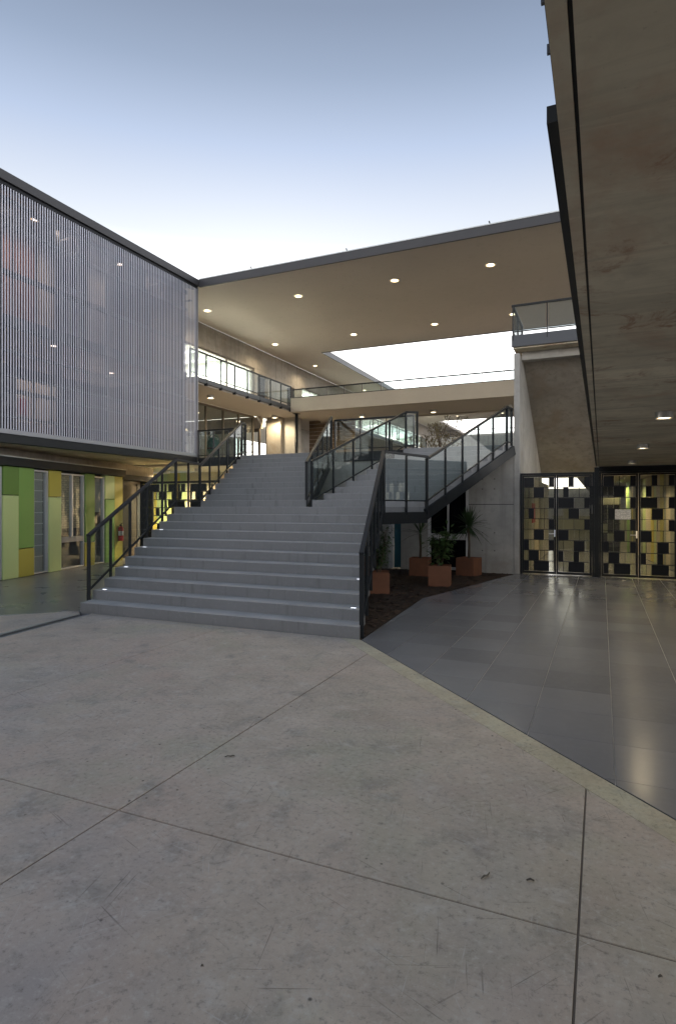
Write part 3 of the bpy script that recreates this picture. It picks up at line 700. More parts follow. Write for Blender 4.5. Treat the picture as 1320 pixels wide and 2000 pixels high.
for y in (32.5, 39.0):
    downlight((-12.7, y, ZS-.002), 'distant downlight above the far gallery %s' % ('before the far bridge' if y > 35 else 'past the first bridge'), 'downlights in the canopy soffit')

# ------------------------------------------------------------------ gallery building (long wall at x=-13.6)
gb = thing('gallery_building', 'long concrete gallery building with lit upper windows behind a walkway', 'building', (-13.6, 20, 0))
XW = -13.6
def wallx(y0, y1, z0, z1, m=M['wallc'], t=.25, nm='wall'): return obj(nm, B(XW-t, XW, y0, y1, z0, z1), m, gb)
wallx(15.21, 60, 7.605, ZS-.003)
ops = [(22.1, 23.0, 7.55), (24.75, 25.5, 7.4)]
wallx(21.86, 22.1, F2, 7.6); wallx(23.0, 24.75, F2, 7.6); wallx(25.5, 26.3, F2, 7.6); wallx(22.1, 23.0, 7.4, 7.6); wallx(24.75, 25.5, 7.4, 7.6); wallx(48, 60, F2, 7.6)
for y0, y1 in ((22.1, 23.0), (24.75, 25.5)):
    d = obj('door', B(XW-.2, XW-.14, y0+.04, y1-.04, F2, 7.36), M['dark'], gb); obj('door_frame', B(XW-.2, XW-.05, y0, y0+.035, F2, 7.395), M['bronze'], d)
for (y0, y1, bars, head) in ((15.25, 21.84, (16.2, 17.95, 19.9), 7.595), (26.32, 47.95, (29, 31.5, 34, 36.5, 39, 41.5, 44, 46), 7.595)):
    w_ = MB().box(XW-.12, XW-.03, y0, y1, head-.06, head).box(XW-.12, XW-.03, y0, y1, F2+.02, F2+.08)
    for b_ in bars: w_.box(XW-.11, XW-.04, b_-.025, b_+.025, F2+.085, head-.065)
    w_.box(XW-.11, XW-.035, y0, y0+.04, F2+.085, head-.065).box(XW-.11, XW-.035, y1-.04, y1, F2+.085, head-.065)
    f = obj('window', w_, M['bronze'], gb)
    obj('pane', B(XW-.08, XW-.075, y0+.045, y1-.045, F2+.085, head-.065), M['win_glass'], f)
# bright rooms behind the upper windows
for y0, y1 in ((15.25, 21.9), (26.2, 48)):
    obj('room_floor', B(-19.5, XW-.26, y0, y1, F2-.1, F2-.004), M['white'], gb)
    obj('room_ceiling', B(-19.5, XW-.26, y0, y1, 8.1, 8.2), M['white'], gb)
    obj('room_back', B(-19.7, -19.52, y0-.1, y1+.1, F2, 8.2), M['white'], gb)
    obj('room_side', B(-19.5, XW-.26, y1+.003, y1+.1, F2, 8.2), M['white'], gb)
    n = 5 if y1 < 25 else 7
    for k in range(n):
        yy = y0+.8+(y1-y0-1.4)*k/(n-1)
        obj('tube_light', B(-16.9, -15.1, yy-.05, yy+.05, 8.03, 8.07), M['tube'], gb)
        l = bpy.data.lights.new('tube_glow', 'AREA'); l.shape = 'RECTANGLE'; l.size = 1.8; l.size_y = .1; l.energy = 38 if y1 < 25 else 50; l.color = (1, .95, .82)
        lo = bpy.data.objects.new('tube_glow', l); COL.objects.link(lo); lo.parent = gb; lo.location = Vector((-16, yy, 8.0))-wloc(gb)
obj('side_cap', B(-19.5, XW-.26, 15.21, 15.247, F2, 8.2), M['white'], gb)
# first floor front: glazing then concrete
w_ = MB()
for b_ in (15.6, 17.0, 18.5, 19.62, 20.7, 21.8): w_.box(XW-.1, XW-.02, b_-.025, b_+.025, F1+.065, 5.46)
w_.box(XW-.1, XW-.018, 15.25, 21.86, 5.463, 5.54).box(XW-.1, XW-.018, 15.25, 21.86, F1+.002, F1+.06)
f = obj('glazed_front', w_, M['bronze'], gb)
ys = [15.25, 15.6, 17.0, 18.5, 19.62, 20.7, 21.8]
for a, b_ in zip(ys[:-1], ys[1:]): obj('pane', B(XW-.07, XW-.064, a+.028, b_-.028, F1+.065, 5.46), M['win_glass'], f)
obj('hall_floor', B(-20, XW-.11, 15.25, 22, F1-.15, F1-.005), M['tile_l'], gb)
obj('hall_ceiling', B(-20, XW-.11, 15.25, 22, 5.55, 5.62), M['soffit'], gb)
obj('hall_back', B(-20.2, -20.0, 15.2, 22.2, F1, 5.6), M['cream'], gb)
obj('hall_lintel', B(-19.9, -13.42, 21.95, 22.05, 4.88, 5.02), M['brown'], gb)
obj('hall_header', B(-19.9, -13.39, 22.06, 22.2, 5.025, 5.545), M['wallc'], gb)
obj('hall_end', B(-19.9, -14.72, 21.96, 22.1, F1, 4.875), M['wallc'], gb)
for x in (-14.7, -14.35, -13.44): obj('door_post', B(x-.04, x+.04, 21.94, 22.04, F1, 4.877), M['brown'], gb)
for z in (4.0, 4.35): obj('door_bar', B(-14.31, -13.49, 21.97, 22.0, z, z+.04), M['brown'], gb)
obj('pier', B(-13.38, -12.68, 22.5, 23.4, F1, 5.548), M['wallc'], gb)
obj('pier', B(-12.676, -12.16, 22.8, 23.4, F1, 5.548), M['wallpale'], gb)
for k in range(14): obj('timber_slat', B(-12.15, -9.9, 24.2, 24.24, F1+.02+k*.172, F1+.178+k*.172), M['timber'], gb)
wallx(23.2, 60, F1, 5.545)
wallx(19.0, 60, -.05, F1-.21)
gb_lights = [((-16.2, 17.6, 5.53), 'inside the glazed hall by the screen'), ((-15.2, 20.0, 5.53), 'inside the glazed hall by the pier')]
for p_, nm in gb_lights: downlight(p_, 'warm downlight glowing %s' % nm, 'downlights in the hall', e=34, dn='hall_lamp')

# walkway slabs, bridge, columns
wk = thing('upper_walkway', 'upper floor walkway slab with dark steel edge along the gallery wall', 'walkway', (-12.6, 18, F2))
obj('deck', B(XW+.003, -11.66, 15.21, 60, 5.55, F2-.01), M['soffit'], wk)
obj('edge_channel', B(-11.655, -11.58, 15.21, 60, 5.6, F2+.0), M['steelmid'], wk)
for k in range(8):
    yy = 15.74+k*.81; obj('bracket', B(-11.66, -11.55, yy-.03, yy+.03, 5.54, 5.63), M['steel'], wk)
railing('upper walkway railing in front of the brightly lit gallery windows', [((-11.6, 15.74-.81, F2-.02), (-11.6, 21.41, F2-.02), 8, .82)], drop=.08)
railing('distant upper walkway railing beyond the bridge in front of the far lit windows', [((-11.6, 24.2, F2-.02), (-11.6, 41.9, F2-.02), 14, .82)], drop=.08)
br = thing('foot_bridge', 'pale concrete foot bridge crossing the court under the canopy', 'bridge', (-6, 22.6, 5.6))
obj('parapet', B(-11.54, 5.0, 21.3, 21.5, 5.5, 6.06), M['beam'], br, bevel=.01)
obj('deck', B(-11.54, 5.0, 21.503, 24.1, 5.5, 5.72), M['soffit'], br)
obj('rear_parapet', B(-11.54, 5.0, 24.103, 24.25, 5.45, 5.78), M['beam'], br)
railing('low glass railing on top of the pale concrete bridge parapet', [((-11.5, 21.4, 6.0), (-1.6, 21.4, 6.0), 13, .42)], low=.09, drop=0, pw=.02, hr=(.05, .045))
f2b = thing('far_bridge', 'distant bridge with a solid pale parapet beyond the tree', 'bridge', (-4, 42, 5.6))
obj('parapet', B(-11.5, 5.0, 42.0, 42.2, 5.5, 6.62), M['wallpale'], f2b); obj('deck', B(-11.5, 5.0, 42.203, 44.4, 5.5, 5.7), M['soffit'], f2b)
railing('thin two bar railing on top of the distant pale parapet', [((-11.4, 42.1, 6.62), (2, 42.1, 6.62), 9, .46)], low=.2, drop=0, pw=.03, hr=(.04, .035), gl=None)
for x, y, nm in ((-11.48, 21.7, 'under the corner of the bridge'), (-11.2, 26.0, 'just behind the bridge, seen past the stair rail'), (-11.2, 33.0, 'far down the gallery past the bridge')):
    c = thing('steel_column', 'slim dark round steel column %s' % nm, 'column', (x, y, 0), 'slim steel columns')
    obj('shaft', MB().tube([(x, y, -.05), (x, y, 5.49)], .06, 14), M['steel'], c, True); obj('head_plate', B(x-.12, x+.12, y-.12, y+.12, 5.475, 5.497), M['steel'], c)
# first floor deck
fd = thing('first_floor_deck', 'first floor deck at the top of the staircase with a dark steel edge', 'floor deck', (-7, 16.5, F1))
obj('deck', B(XW, -2.0, YF+.06, 19.0, F1-.2, F1), M['soffit'], fd)
obj('edge_beam', B(XS+.05, -2.0, YF+.005, YF+.057, F1-.24, F1+.02), M['steel'], fd)
obj('deck', B(XW, -10.0, 19.003, 60, F1-.2, F1), M['soffit'], fd)
obj('deck', B(-1.0, 5, 21.0, 60, F1-.2, F1), M['soffit'], fd)
# lights under walkway and bridge
for p_, nm in (((-12.49, 17.2, 5.548), 'near the slatted screen'), ((-12.75, 22.1, 5.548), 'above the concrete pier')):
    downlight(p_, 'round surface lamp under the upper walkway %s' % nm, 'lamps under the walkway', 'surface', 48, 'walk_lamp')
for x, nm in ((-9.15, 'nearest the slim column'), (-6.1, 'in the middle of the bridge'), (-3.2, 'beside the concrete fin')):
    downlight((x, 23.1, 5.498), 'round surface lamp under the bridge %s' % nm, 'lamps under the bridge', 'surface', 48, 'walk_lamp')
for p_, nm in (((-10.8, 27.5, 2.945), 'low behind the upper flights'), ((-12.4, 30.0, 5.548), 'far along the underside of the walkway'), ((-12.4, 36.0, 5.548), 'farthest along the underside of the walkway')):
    downlight(p_, 'small warm lamp %s' % nm, 'lamps under the walkway', 'surface', 12, 'far_lamp')
# far end of the building
fw = thing('far_wall', 'distant pale wall closing the end of the court', 'wall', (-4, 60, 0)); obj('wall', B(-13.6, 5.0, 60.5, 60.8, -.05, 3.4), M['wallpale'], fw)

# ------------------------------------------------------------------ concrete wall under the stair, fin, platform
cw = thing('concrete_wall', 'cast concrete wall below the stair with a tall dark window and teal door', 'wall', (-4, 15.2, 0))
YW = 15.2
def cwall(x0, x1, z0, z1, m=M['wallpale']): return obj('wall', B(x0, x1, YW, YW+.2, z0, z1), m, cw)
ZD = F1-.245
cwall(-3.10, -1.985, -.05, ZD); cwall(-4.16, -3.102, 2.84, ZD); cwall(-4.9, -4.162, -.05, ZD); cwall(-5.26, -4.902, 2.35, ZD); cwall(-9.3, -5.262, -.05, ZD)
obj('wall_joint', B(-3.099, -1.99, YW-.002, YW-.0005, 1.705, 1.72), M['dark'], cw)
hm = MB().lathe([(0, 0), (.014, 0), (.014, .004), (0, .004)], n=8).mesh('tie_hole', M['dark'])
for x in (-2.75, -2.45): 
    for z in (2.1, 2.35, 1.0, .55): inst('tie_hole', hm, (x, YW-.001, z), cw, (R(90), 0, 0))
w_ = MB().box(-4.155, -4.09, YW-.015, YW+.1, .02, 2.83).box(-3.165, -3.105, YW-.015, YW+.1, .02, 2.83).box(-4.088, -3.167, YW-.014, YW+.1, .02, .09).box(-4.088, -3.167, YW-.014, YW+.1, 2.77, 2.83).box(-3.65, -3.61, YW-.012, YW+.1, .96, 2.768)
wf = obj('window', w_, M['whitewin'], cw); obj('sill', B(-4.088, -3.167, YW-.03, YW+.1, .8, .955), M['whitewin'], wf)
obj('pane', B(-4.088, -3.167, YW+.05, YW+.055, .092, 2.768), M['dark_glass'], wf); obj('room_dark', B(-4.3, -3.0, YW+.21, YW+1.8, -.05, 2.88), M['dark'], cw)
dn_ = obj('door', B(-5.1, -4.92, YW+.06, YW+.11, .03, 2.34), M['teal'], cw); obj('door_frame', B(-5.25, -5.12, YW+.0, YW+.1, .0, 2.345), M['whitewin'], dn_)
fn = thing('concrete_fin', 'tall narrow concrete fin wall rising beside the patterned gates', 'wall', (-1.91, 15.2, 0))
obj('fin', B(-1.98, -1.845, YW-.02, 21.2, -.05, 5.44), M['wallpale'], fn, bevel=.008)
obj('sloped_slab', MB().add([(-1.843, 15.9, 5.42), (3.5, 15.9, 5.42), (3.5, 21.2, 2.62), (-1.843, 21.2, 2.62), (-1.843, 15.9, 5.7), (3.5, 15.9, 5.7), (3.5, 21.2, 2.9), (-1.843, 21.2, 2.9)], [(0, 1, 2, 3), (4, 5, 6, 7), (0, 1, 5, 4), (1, 2, 6, 5), (2, 3, 7, 6), (3, 0, 4, 7)]), M['wallc'], fn)
obj('cross_beam', B(-1.843, 3.5, 15.62, 15.88, 5.36, 5.56), M['wallpale'], fn)
pf = thing('upper_platform', 'high steel edged platform on top of the concrete fin', 'platform', (-1, 15.4, 5.6))
obj('deck', B(-2.0, 3.5, 15.22, 17.8, 5.565, 5.72), M['slabc'], pf); obj('edge_channel', B(-2.03, 3.5, YF, 15.217, 5.6, 5.88), M['steelmid'], pf)
railing('glass railing round the high platform on the concrete fin', [((-2.0, 17.0, 5.75), (-2.0, 15.17, 5.75), 2, .86), ((-2.0, 15.17, 5.75), (2.8, 15.17, 5.75), 6, .86)], low=.22, drop=0)

# ------------------------------------------------------------------ overhead slab on the right
ov = thing('overhead_slab', 'stained concrete slab overhead with a rebated edge joint', 'ceiling slab', (2, 6, 2.6))
obj('slab_core', B(-.049, 5.0, -9, 15.25, 2.612, 2.9), M['black'], ov)
yy = -9.0; k = 0
while yy < 15.2:
    y2 = min(15.25, yy+2.44); obj('soffit_panel', B(-.05, 2.45, yy+.002, y2-.002, 2.6+.0015*(k % 2), 2.64), M['slabc'], ov); obj('soffit_panel', B(2.454, 5.0, yy+.002, y2-.002, 2.6+.0015*((k+1) % 2), 2.64), M['slabc'], ov); yy += 2.44; k += 1
obj('edge_beam', B(-.098, -.06, -9, 15.2, 2.6, 2.88), M['slabc'], ov)
obj('joint_fill', B(-.0598, -.0502, -9, 15.2, 2.614, 2.85), M['black'], ov)
obj('edge_channel', B(-.126, -.1, 1.575, 15.18, 2.612, 2.655), M['steel'], ov)
obj('edge_angle', B(-.104, -.1, -6, 1.57, 2.65, 2.69), M['steel'], ov)
for yy in (1.22, 1.36): obj('clip', B(-.108, -.1, yy-.004, yy+.004, 2.63, 2.65), M['steelmid'], ov)
for y, nm in ((6.77, 'nearest of the row leading to the gates'), (10.13, 'second of the row leading to the gates'), (13.55, 'last of the row, just before the gates')):
    downlight((.572, y, 2.6), 'drum lamp under the stained slab, %s' % nm, 'drum lamps under the stained slab', 'surface', 14, 'drum_lamp', .62)
rw = thing('side_wall', 'concrete wall along the outer side of the covered passage', 'wall', (5.1, 5, 0))
obj('wall', B(5.0, 5.2, 9, 15.3, -.05, 2.9), M['wallc'], rw)

ob = thing('light_blocking_building', 'unseen plain two storey block added behind the camera to cut low light', 'building', (-6, -15, 0))  # added out of view, blocks the low back light reaching the risers
obj('wall', B(-34, 22, -22, -15, -.05, 7.2), M['wallc'], ob)
for k in range(13):
    for z in (.9, 4.2): obj('window', B(-32+k*4.1, -29.4+k*4.1, -15.03, -14.98, z, z+1.7), M['dark_glass'], ob)

# ------------------------------------------------------------------ patterned gates
PAT1 = ['d2g1g2d1', 'g1g1d2g2', 'g3g2d1', 'g1d1g2g2', 'g3g1g1d1', 'g2d2g2', 'd1g2g2d1', 'g1d2g1g2', 'd1g1d3g1']
PAT2 = ['g2d1g2d1', 'g1d1g2g2', 'd3g2d1', 'g2d2g2', 'g3g2d1', 'd2g2g2', 'g1g2d2g1', 'd1g2d1g2', 'g1g1d3g1']
PAT3 = ['d2g1g2d1', 'g1g1d2g2', 'g2g1g2d1', 'g1d1g3g1', 'g2g2g1d1', 'g2d2g2', 'd1g2g2d1', 'g1d2g1g2', 'd1g1d3g1']
def gate(label, leaves, x0, x1):
    yg = 15.3
    G = thing('patterned_gate', label, 'gate', ((x0+x1)/2, yg, 0), 'patterned gates under the slab')
    fr = MB().box(x0, x0+.045, yg-.03, yg+.06, 0, 2.475).box(x1-.045, x1, yg-.03, yg+.06, 0, 2.475).box(x0+.046, x1-.046, yg-.03, yg+.06, 2.43, 2.475)
    obj('frame', fr, M['steel'], G)
    w = (x1-x0-.1)/2
    for li, pat in enumerate(leaves):
        a = x0+.05+li*(w+.004); b = a+w-.006
        lf = MB().box(a, a+.04, yg-.012, yg+.03, .02, 2.425).box(b-.04, b, yg-.012, yg+.03, .02, 2.425).box(a+.041, b-.041, yg-.012, yg+.03, .02, .075).box(a+.041, b-.041, yg-.012, yg+.03, 2.385, 2.425)
        L = obj('door_leaf', lf, M['steel'], G)
        rows = len(pat); rh = (2.385-.075)/rows
        for r, row in enumerate(pat):
            z1 = 2.385-r*rh; z0 = z1-rh
            obj('cross_bar', B(a+.042, b-.042, yg-.008, yg+.026, z0-.008, z0+.008), M['steel'], L) if r < rows-1 else None
            u = (b-a-.084)/6; x = a+.042
            for c, n in zip(row[::2], row[1::2]):
                xx = x+u*int(n)
                if c == 'd': obj('panel', B(x+.002, xx-.002, yg-.02, yg+.022, z0+.010, z1-.010), M['black'], L)
                else:
                    obj('pane', B(x+.004, xx-.004, yg+.004, yg+.01, z0+.010, z1-.010), M['pane'], L)
                    obj('glazing_bar', B(xx-.006, xx+.004, yg-.006, yg+.024, z0+.009, z1-.009), M['steel'], L)
                x = xx
        if li == 0: obj('handle', MB().bar((b-.03, yg-.06, 1.0), (b-.16, yg-.06, 1.0), .018, .018).bar((b-.03, yg-.06, .93), (b-.03, yg-.012, 1.09), .03, .02), M['chrome'], L)
    return G
gate('patterned black gate of glass and dark squares next to the concrete fin', [PAT1, PAT2], -1.842, -.16)
gate('patterned black gate of glass and dark squares with a paper notice on it', [PAT3, PAT2], -.055, 1.6)
gate('patterned black gate hidden past the edge of the covered passage', [PAT1, PAT2], 1.68, 3.34)
gp = thing('gate_post', 'dark steel post between the two patterned gates', 'post', (-.107, 15.3, 0)); obj('post', B(-.158, -.057, 15.25, 15.4, -.05, 2.58), M['steel'], gp)
gh = thing('gate_header', 'dark steel header beam above the patterned gates', 'beam', (0, 15.3, 2.5)); obj('header', B(-.056, 5.0, 15.26, 15.36, 2.478, 2.598), M['steel'], gh)
gw = thing('gate_side_wall', 'concrete wall beside the hidden patterned gate', 'wall', (4.1, 15.3, 0)); obj('wall', B(3.35, 4.99, 15.3, 15.5, -.05, 2.476), M['wallc'], gw)
pn = inst('paper_notice', B(-.165, .165, -.002, .002, -.115, .115).mesh('paper_notice', M['paper']), (.45, 15.27, 1.475)); tag(pn, 'white printed paper notice stuck on the patterned gate', 'notice')
# corridor behind the right-hand gates
co_ = thing('passage', 'lit passage seen through the patterned gates', 'passage', (1, 20, 0))
obj('passage_floor', B(-1.84, 3.5, 15.36, 34, -.06, -.004), M['tile'], co_)
obj('passage_ceiling', B(-.1, 3.5, 15.51, 27, 2.6, 2.61), M['soffit'], co_)
rg = random.Random(4)
for k in range(9): obj('board', B(-1.842, -1.79+.01*(k % 2), 15.6+k*.85, 16.43+k*.85, 0, 2.45), M[rg.choice(('wallpale', 'olive', 'olive', 'cream'))], co_)
obj('notice_board', B(-1.775, -1.76, 17.3, 18.1, 1.2, 1.75), M['poster'], co_)
for k in range(22):                                              # slanting wall of coloured boards on the far side
    t0 = k*.42; p0 = (1.9-.115*t0, 15.7+t0); p1 = (1.9-.115*(t0+.40), 15.7+t0+.40); o_ = .012*(k % 3)
    obj('panel', MB().prism([p0, (p0[0]+.08, p0[1]), (p1[0]+.08, p1[1]), (p1[0]-o_, p1[1])], .01, 2.56), M[rg.choice(('yellow', 'mustard', 'olive', 'g_light', 'cream', 'olive', 'g_mid', 'white'))], co_)
for i in range(7):
    x0 = -1.75+i*.4; h = rg.choice((1.3, 1.6, 2.0)); obj('end_board', B(x0, x0+.39, 24.6, 24.66, 0, h), M[rg.choice(('cream', 'olive', 'olive', 'wallpale'))], co_)
for i in range(5):
    for j in range(7):
        if rg.random() < .62: obj('screen_panel', B(-.40+i*.2, -.22+i*.2, 23.6, 23.64, .04+j*.34, .36+j*.34), M['black'], co_)
for j in range(8): obj('screen_bar', B(-.42, .62, 23.605, 23.63, .01+j*.34, .035+j*.34), M['black'], co_)
for p_, nm in (((.6, 17.4, 2.6), 'first inside'), ((.6, 21.0, 2.6), 'second inside'), ((.6, 24.5, 2.6), 'third inside')):
    downlight(p_, 'drum lamp %s the passage behind the patterned gates' % nm, 'drum lamps in the passage', 'surface', 55, 'passage_lamp', .62)

# left-hand gate behind the stair
lg = thing('patterned_screen', 'dark patterned metal screen with square openings behind the stair', 'gate', (-11.6, 15.25, 0))
yg = 15.25; xa, xb = -13.85, -9.3
obj('frame', B(xa, xb, yg-.03, yg+.05, 2.40, 2.47).box(xa, xa+.05, yg-.03, yg+.05, 0, 2.399).box(xb-.05, xb, yg-.03, yg+.05, 0, 2.399), M['steelscr'], lg)
rng = random.Random(11)
OPEN = [[(198, 235), (240, 262), (282, 310), (385, 420), (445, 458), (505, 568), (752, 790), (795, 808), (822, 880)],
        [(120, 155), (160, 192), (282, 348), (383, 418), (462, 535), (545, 567), (582, 625), (672, 690), (712, 750), (790, 830)],
        [(120, 230), (238, 260), (282, 308), (500, 565), (670, 692), (712, 740), (800, 860)],
        [(120, 155), (195, 262), (280, 345), (440, 520), (540, 600), (670, 692), (740, 800)], [(120, 235), (242, 300), (360, 400), (480, 560), (640, 700), (760, 820)]]
for r in range(9):
    z1 = 2.395-r*.257; z0 = z1-.257; ops_ = OPEN[r] if r < 5 else sorted((q, q+rng.choice((40, 60, 90))) for q in range(110, 880, 130))
    obj('cross_bar', B(xa+.052, xb-.052, yg-.01, yg+.03, z0-.012, z0+.012), M['steelscr'], lg)
    x = xa+.052
    for q0, q1 in ops_:
        o0, o1 = -13.386+(280+q0/6-297)*.01993, -13.386+(280+q1/6-297)*.01993
        if o0-x > .012: obj('panel', B(x+.001, o0-.001, yg-.018, yg+.024, z0+.014, z1-.014), M['steelscr'], lg)
        x = o1
    obj('panel', B(x+.001, xb-.052, yg-.018, yg+.024, z0+.014, z1-.014), M['steelscr'], lg)
bk = thing('back_passage', 'bright passage of yellow and green panels behind the dark screen', 'passage', (-12, 18, 0))
for k, (x0, x1, cn_) in enumerate(((-18.5, -17.3, 'g_light'), (-17.3, -16.75, 'g_mid'), (-16.75, -15.92, 'yellow'), (-15.92, -15.4, 'g_light'), (-15.4, -15.1, 'lime'), (-15.1, -14.79, 'yellow'), (-14.79, -14.49, 'g_light'), (-14.49, -13.3, 'creamlit'), (-13.3, -12.1, 'creamlit'), (-12.1, -10.9, 'creamlit'), (-10.9, -9.3, 'creamlit'))):
    obj('panel', B(x0+.004, x1-.004, 18.4+(k % 2)*.01, 18.5, 0, 2.96), M[cn_], bk)
obj('floor_plate', B(-18.5, -9, 15.4, 18.4, -.05, .006), M['tile_l'], bk)
obj('side_panel', B(-9.4, -9.3, 15.42, 18.4, 0, 2.9), M['cream'], bk)
for p_, nm in (((-12.55, 16.6, 2.945), 'above the dark screen behind the stair rail'), ((-10.8, 16.9, 2.945), 'low behind the upper flight by the dark screen'), ((-14.2, 16.9, 2.945), 'above the end of the panelled wall')):
    downlight(p_, 'warm round lamp %s' % nm, 'lamps under the first floor', 'surface', 170, 'back_lamp')

# ------------------------------------------------------------------ planters and plants
def planter(x, y, rz, label, s=.44, h=.42):
    t = thing('planter', label, 'planter', (x, y, 0), 'rusty planter boxes')
    t.rotation_euler = (0, 0, rz); a = s/2; w = .02; m_ = MB()
    m_.box(-a, a, -a, -a+w, -.01, h).box(-a, a, a-w, a, -.01, h).box(-a, -a+w, -a+w+.0005, a-w-.0005, -.01, h).box(a-w, a, -a+w+.0005, a-w-.0005, -.01, h).box(-a+w, a-w, -a+w, a-w, 0, .03)
    for nm, q, mm in (('box', m_, 'terra'), ('soil', B(-a+w+.002, a-w-.002, -a+w+.002, a-w-.002, .031, h-.05), 'soil')):
        o = bpy.data.objects.new(nm, q.mesh(nm, M[mm])); COL.objects.link(o); o.parent = t
    return t
planter(-3.95, 10.85, .35, 'rusty planter box half hidden behind the stair railing', .42, .40)
planter(-3.12, 12.35, .15, 'rusty planter box standing farthest out on the chips')
planter(-4.02, 14.0, .1, 'rusty planter box in deep shade under the landing', .46)
planter(-2.95, 14.5, -.25, 'rusty planter box against the concrete wall', .46)
def leaf_quad(c, d, up, l, w):
    d = d.normalized(); s_ = d.cross(up)
    s_ = s_.normalized()*w if s_.length > .01 else Vector((w, 0, 0)); n = s_.cross(d).normalized()
    return [c, c+d*l*.5+s_+n*.1*w, c+d*l, c+d*l*.5-s_+n*.1*w]
def shrub(x, y, z, label, h, r, n, seed, lean=0, ls=.06):
    rg = random.Random(seed); t = thing('shrub', label, 'shrub', (x, y, z))
    stems = []
    for k in range(6):
        a = k*1.05+rg.random(); top = Vector((x+math.cos(a)*r*rg.uniform(.2, .8), y+math.sin(a)*r*rg.uniform(.2, .8), z+h*rg.uniform(.7, 1)))
        b0 = Vector((x+math.cos(a)*.03, y+math.sin(a)*.03, z-.02)); midp = b0.lerp(top, .5)+Vector((rg.uniform(-.04, .04), rg.uniform(-.04, .04), .03)); stems.append((b0, midp, top))
        obj('stem', MB().tube([b0, midp, top], [.011, .008, .004], 6), M['bark'], t)
    m_ = MB()
    for k in range(n):
        b0, mp, tp_ = rg.choice(stems); u = rg.uniform(.2, 1.02); c = b0.lerp(mp, u*2) if u < .5 else mp.lerp(tp_, u*2-1)
        d = Vector((rg.gauss(0, 1), rg.gauss(0, 1), rg.uniform(-.5, .9))).normalized(); c = c+d*rg.uniform(.02, r*.55)
        m_.add(leaf_quad(c, d+Vector((0, 0, -.3)), Vector((rg.uniform(-.3, .3), rg.uniform(-.3, .3), 1)), ls*rg.uniform(.7, 1.4), ls*.3*rg.uniform(.8, 1.3)), [(0, 1, 2, 3)])
    f = obj('foliage', m_, M['leaf'], t); f['kind'] = 'stuff'
    return t
shrub(-3.95, 10.85, .37, 'slender pale leafed shrub growing behind the stair railing', .95, .27, 820, 3, ls=.065)
shrub(-3.12, 12.35, .37, 'bushy green shrub in the planter farthest out on the chips', .78, .27, 640, 5, ls=.10)
def spiky(x, y, z, label, th, n, L, seed, up=.4):
    rg = random.Random(seed); t = thing('yucca', label, 'potted plant', (x, y, z), None)
    obj('trunk', MB().tube([(x, y, z-.03), (x+.01, y, z+th*.5), (x-.01, y+.01, z+th)], [.035, .028, .03], 9), M['bark'], t, True)
    for k in range(n):
        a = k*2.4+rg.uniform(-.3, .3); e = rg.uniform(-.55, 1.35)*1.0 if k > n*.2 else rg.uniform(.9, 1.5)
        l = L*rg.uniform(.75, 1.1); d = Vector((math.cos(a)*math.cos(e), math.sin(a)*math.cos(e), math.sin(e))); s_ = d.cross(Vector((0, 0, 1))).normalized()
        c0 = Vector((x, y, z+th+.04*k/n)); w = .018; m_ = MB(); pts = []
        for q, (u, ww) in enumerate(((0, .7), (.3, 1), (.65, .8), (1, .05))):
            c = c0+d*l*u+Vector((0, 0, -.28*l*u*u*math.cos(e))); n_ = s_.cross(d)
            pts += [c-s_*w*ww, c+n_*-.005, c+s_*w*ww]
        fs = []
        for q in range(3):
            b_ = q*3; fs += [(b_, b_+1, b_+4, b_+3), (b_+1, b_+2, b_+5, b_+4)]
        obj('leaf', m_.add(pts, fs), M['blade'], t)
    return t
spiky(-4.02, 14.0, .37, 'thin trunked dracaena with few long leaves under the landing', .62, 22, .75, 2)
spiky(-2.95, 14.5, .37, 'spiky yucca with a dense head against the concrete wall', .78, 85, .56, 9)

# ------------------------------------------------------------------ litter bin on the first floor
bx, by = -11.72, 16.3
lb = thing('litter_bin', 'dark green egg shaped litter bin on a post behind the short railing', 'litter bin', (bx, by, F1))
obj('body', MB().lathe([(0, .18), (.09, .18), (.16, .24), (.20, .36), (.205, .5), (.195, .64), (.15, .75), (.07, .81), (0, .82)], (bx, by, F1), 24), M['green_bin'], lb, True)
obj('hoop', MB().tube([(bx+.24*math.cos(a), by-.02, F1+.62+.28*math.sin(a)) for a in [math.pi*k/14 for k in range(15)]], .014, 8), M['green_bin'], lb, True)
for sx in (-1, 1): obj('leg', MB().tube([(bx+sx*.24, by-.02, F1), (bx+sx*.24, by-.02, F1+.62)], .014, 8), M['green_bin'], lb, True)
obj('collar', MB().lathe([(.207, .40), (.212, .41), (.212, .44), (.207, .45)], (bx, by, F1), 24), M['blackr'], lb, True)

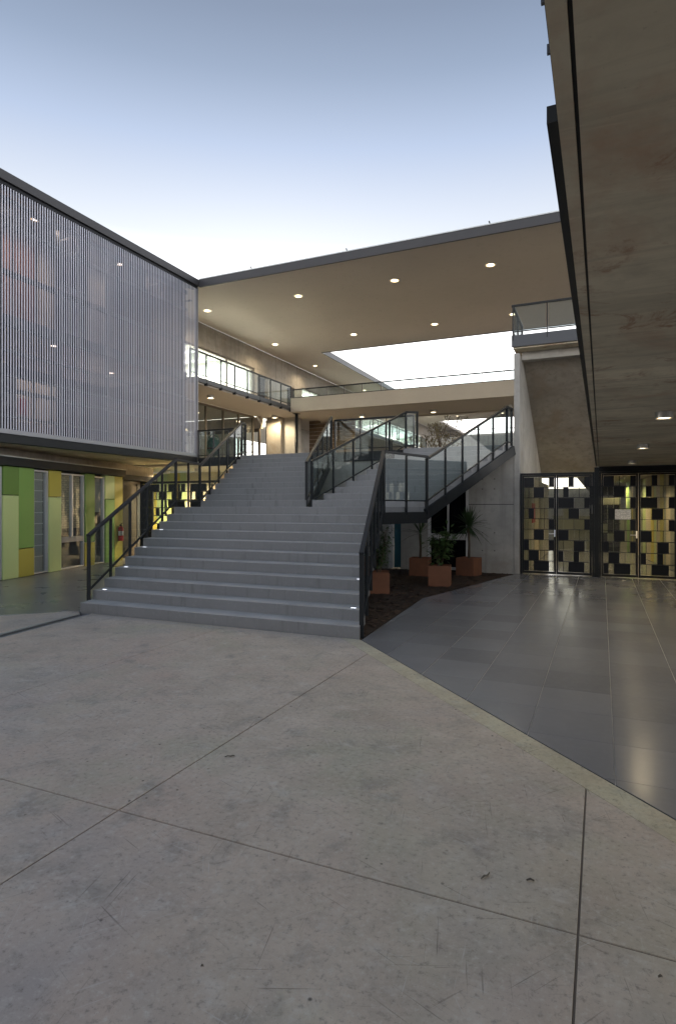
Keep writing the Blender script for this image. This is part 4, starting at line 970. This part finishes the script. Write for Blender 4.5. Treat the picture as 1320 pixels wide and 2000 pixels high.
# ------------------------------------------------------------------ tree in the far court
tx, ty = -7.1, 28.0; rg = random.Random(21)
tr = thing('tree', 'sparse young tree with hanging dry leaves beyond the bridge', 'tree', (tx, ty, 0))
obj('trunk', MB().tube([(tx, ty, -.05), (tx+.03, ty, 1.6), (tx-.05, ty+.02, 3.2), (tx+.02, ty, 4.8)], [.09, .075, .06, .04], 10), M['bark'], tr, True)
tips = []; m_ = MB()
for k in range(16):
    a = k*2.4; z0 = rg.uniform(3.3, 4.9); l = rg.uniform(.7, 1.5); p0 = Vector((tx, ty, z0))
    p1 = p0+Vector((math.cos(a)*l*.5, math.sin(a)*l*.5, l*.8)); p2 = p1+Vector((math.cos(a+.3)*l*.5, math.sin(a+.3)*l*.5, -.1*l)); m_.tube([p0, p1, p2], [.022, .014, .005], 5)
    for q in range(5):
        u = rg.random(); s0 = p0.lerp(p1, u) if q < 2 else p1.lerp(p2, u); e = s0+Vector((rg.uniform(-.4, .4), rg.uniform(-.4, .4), rg.uniform(-.4, .35))); m_.tube([s0, e], [.006, .002], 4); tips.append((s0, e))
obj('limbs', m_, M['bark'], tr)
m_ = MB()
for k in range(950):
    s0, e = rg.choice(tips); c = s0.lerp(e, rg.uniform(.2, 1.15))+Vector((rg.gauss(0, .06), rg.gauss(0, .06), rg.gauss(0, .06)))
    m_.add(leaf_quad(c, Vector((rg.gauss(0, .5), rg.gauss(0, .5), -1)), Vector((rg.gauss(0, 1), rg.gauss(0, 1), .2)), rg.uniform(.08, .16), rg.uniform(.02, .04)), [(0, 1, 2, 3)])
cf = obj('crown', m_, M['dryleaf'], tr); cf['kind'] = 'stuff'

# ------------------------------------------------------------------ fallen bits on the plaza
def curl(name, pts, w, label, cat):
    m_ = MB(); n = len(pts); vs = []
    for i, (x, y) in enumerate(pts):
        d = Vector((pts[min(i+1, n-1)][0]-pts[max(i-1, 0)][0], pts[min(i+1, n-1)][1]-pts[max(i-1, 0)][1], 0)).normalized(); s_ = Vector((-d.y, d.x, 0)); ww = w*math.sin(math.pi*(i+.35)/(n-.3))
        z = .004+.006*math.sin(i*1.7)**2; vs += [(x-s_.x*ww, y-s_.y*ww, z), (x, y, z+.006), (x+s_.x*ww, y+s_.y*ww, z)]
    for i in range(n-1):
        b_ = i*3; m_.add([], [])
        m_.f += [(b_, b_+1, b_+4, b_+3), (b_+1, b_+2, b_+5, b_+4)]
    m_.v += vs
    return tag(obj(name, m_, M['debris']), label, cat)
curl('fallen_twig', [(-2.262, 3.27), (-2.247, 3.278), (-2.232, 3.296), (-2.218, 3.30), (-2.208, 3.306)], .006, 'dry curled twig lying on the concrete above the joint crossing', 'twig')
curl('fallen_leaf', [(-.303, 2.728), (-.287, 2.736), (-.27, 2.737)], .008, 'flat dark leaf on the concrete near the paving edge', 'leaf')
curl('fallen_leaf', [(-.487, 2.655), (-.477, 2.675), (-.467, 2.69), (-.458, 2.71)], .006, 'narrow dark leaf lying along the long joint', 'leaf')
curl('fallen_leaf', [(-1.309, 1.745), (-1.305, 1.747), (-1.301, 1.75)], .005, 'tiny dark leaf scrap in the near foreground', 'leaf')
curl('fallen_leaf', [(.18, 2.353), (.188, 2.357), (.194, 2.36)], .006, 'tiny dark leaf scrap beyond the short joint', 'leaf')
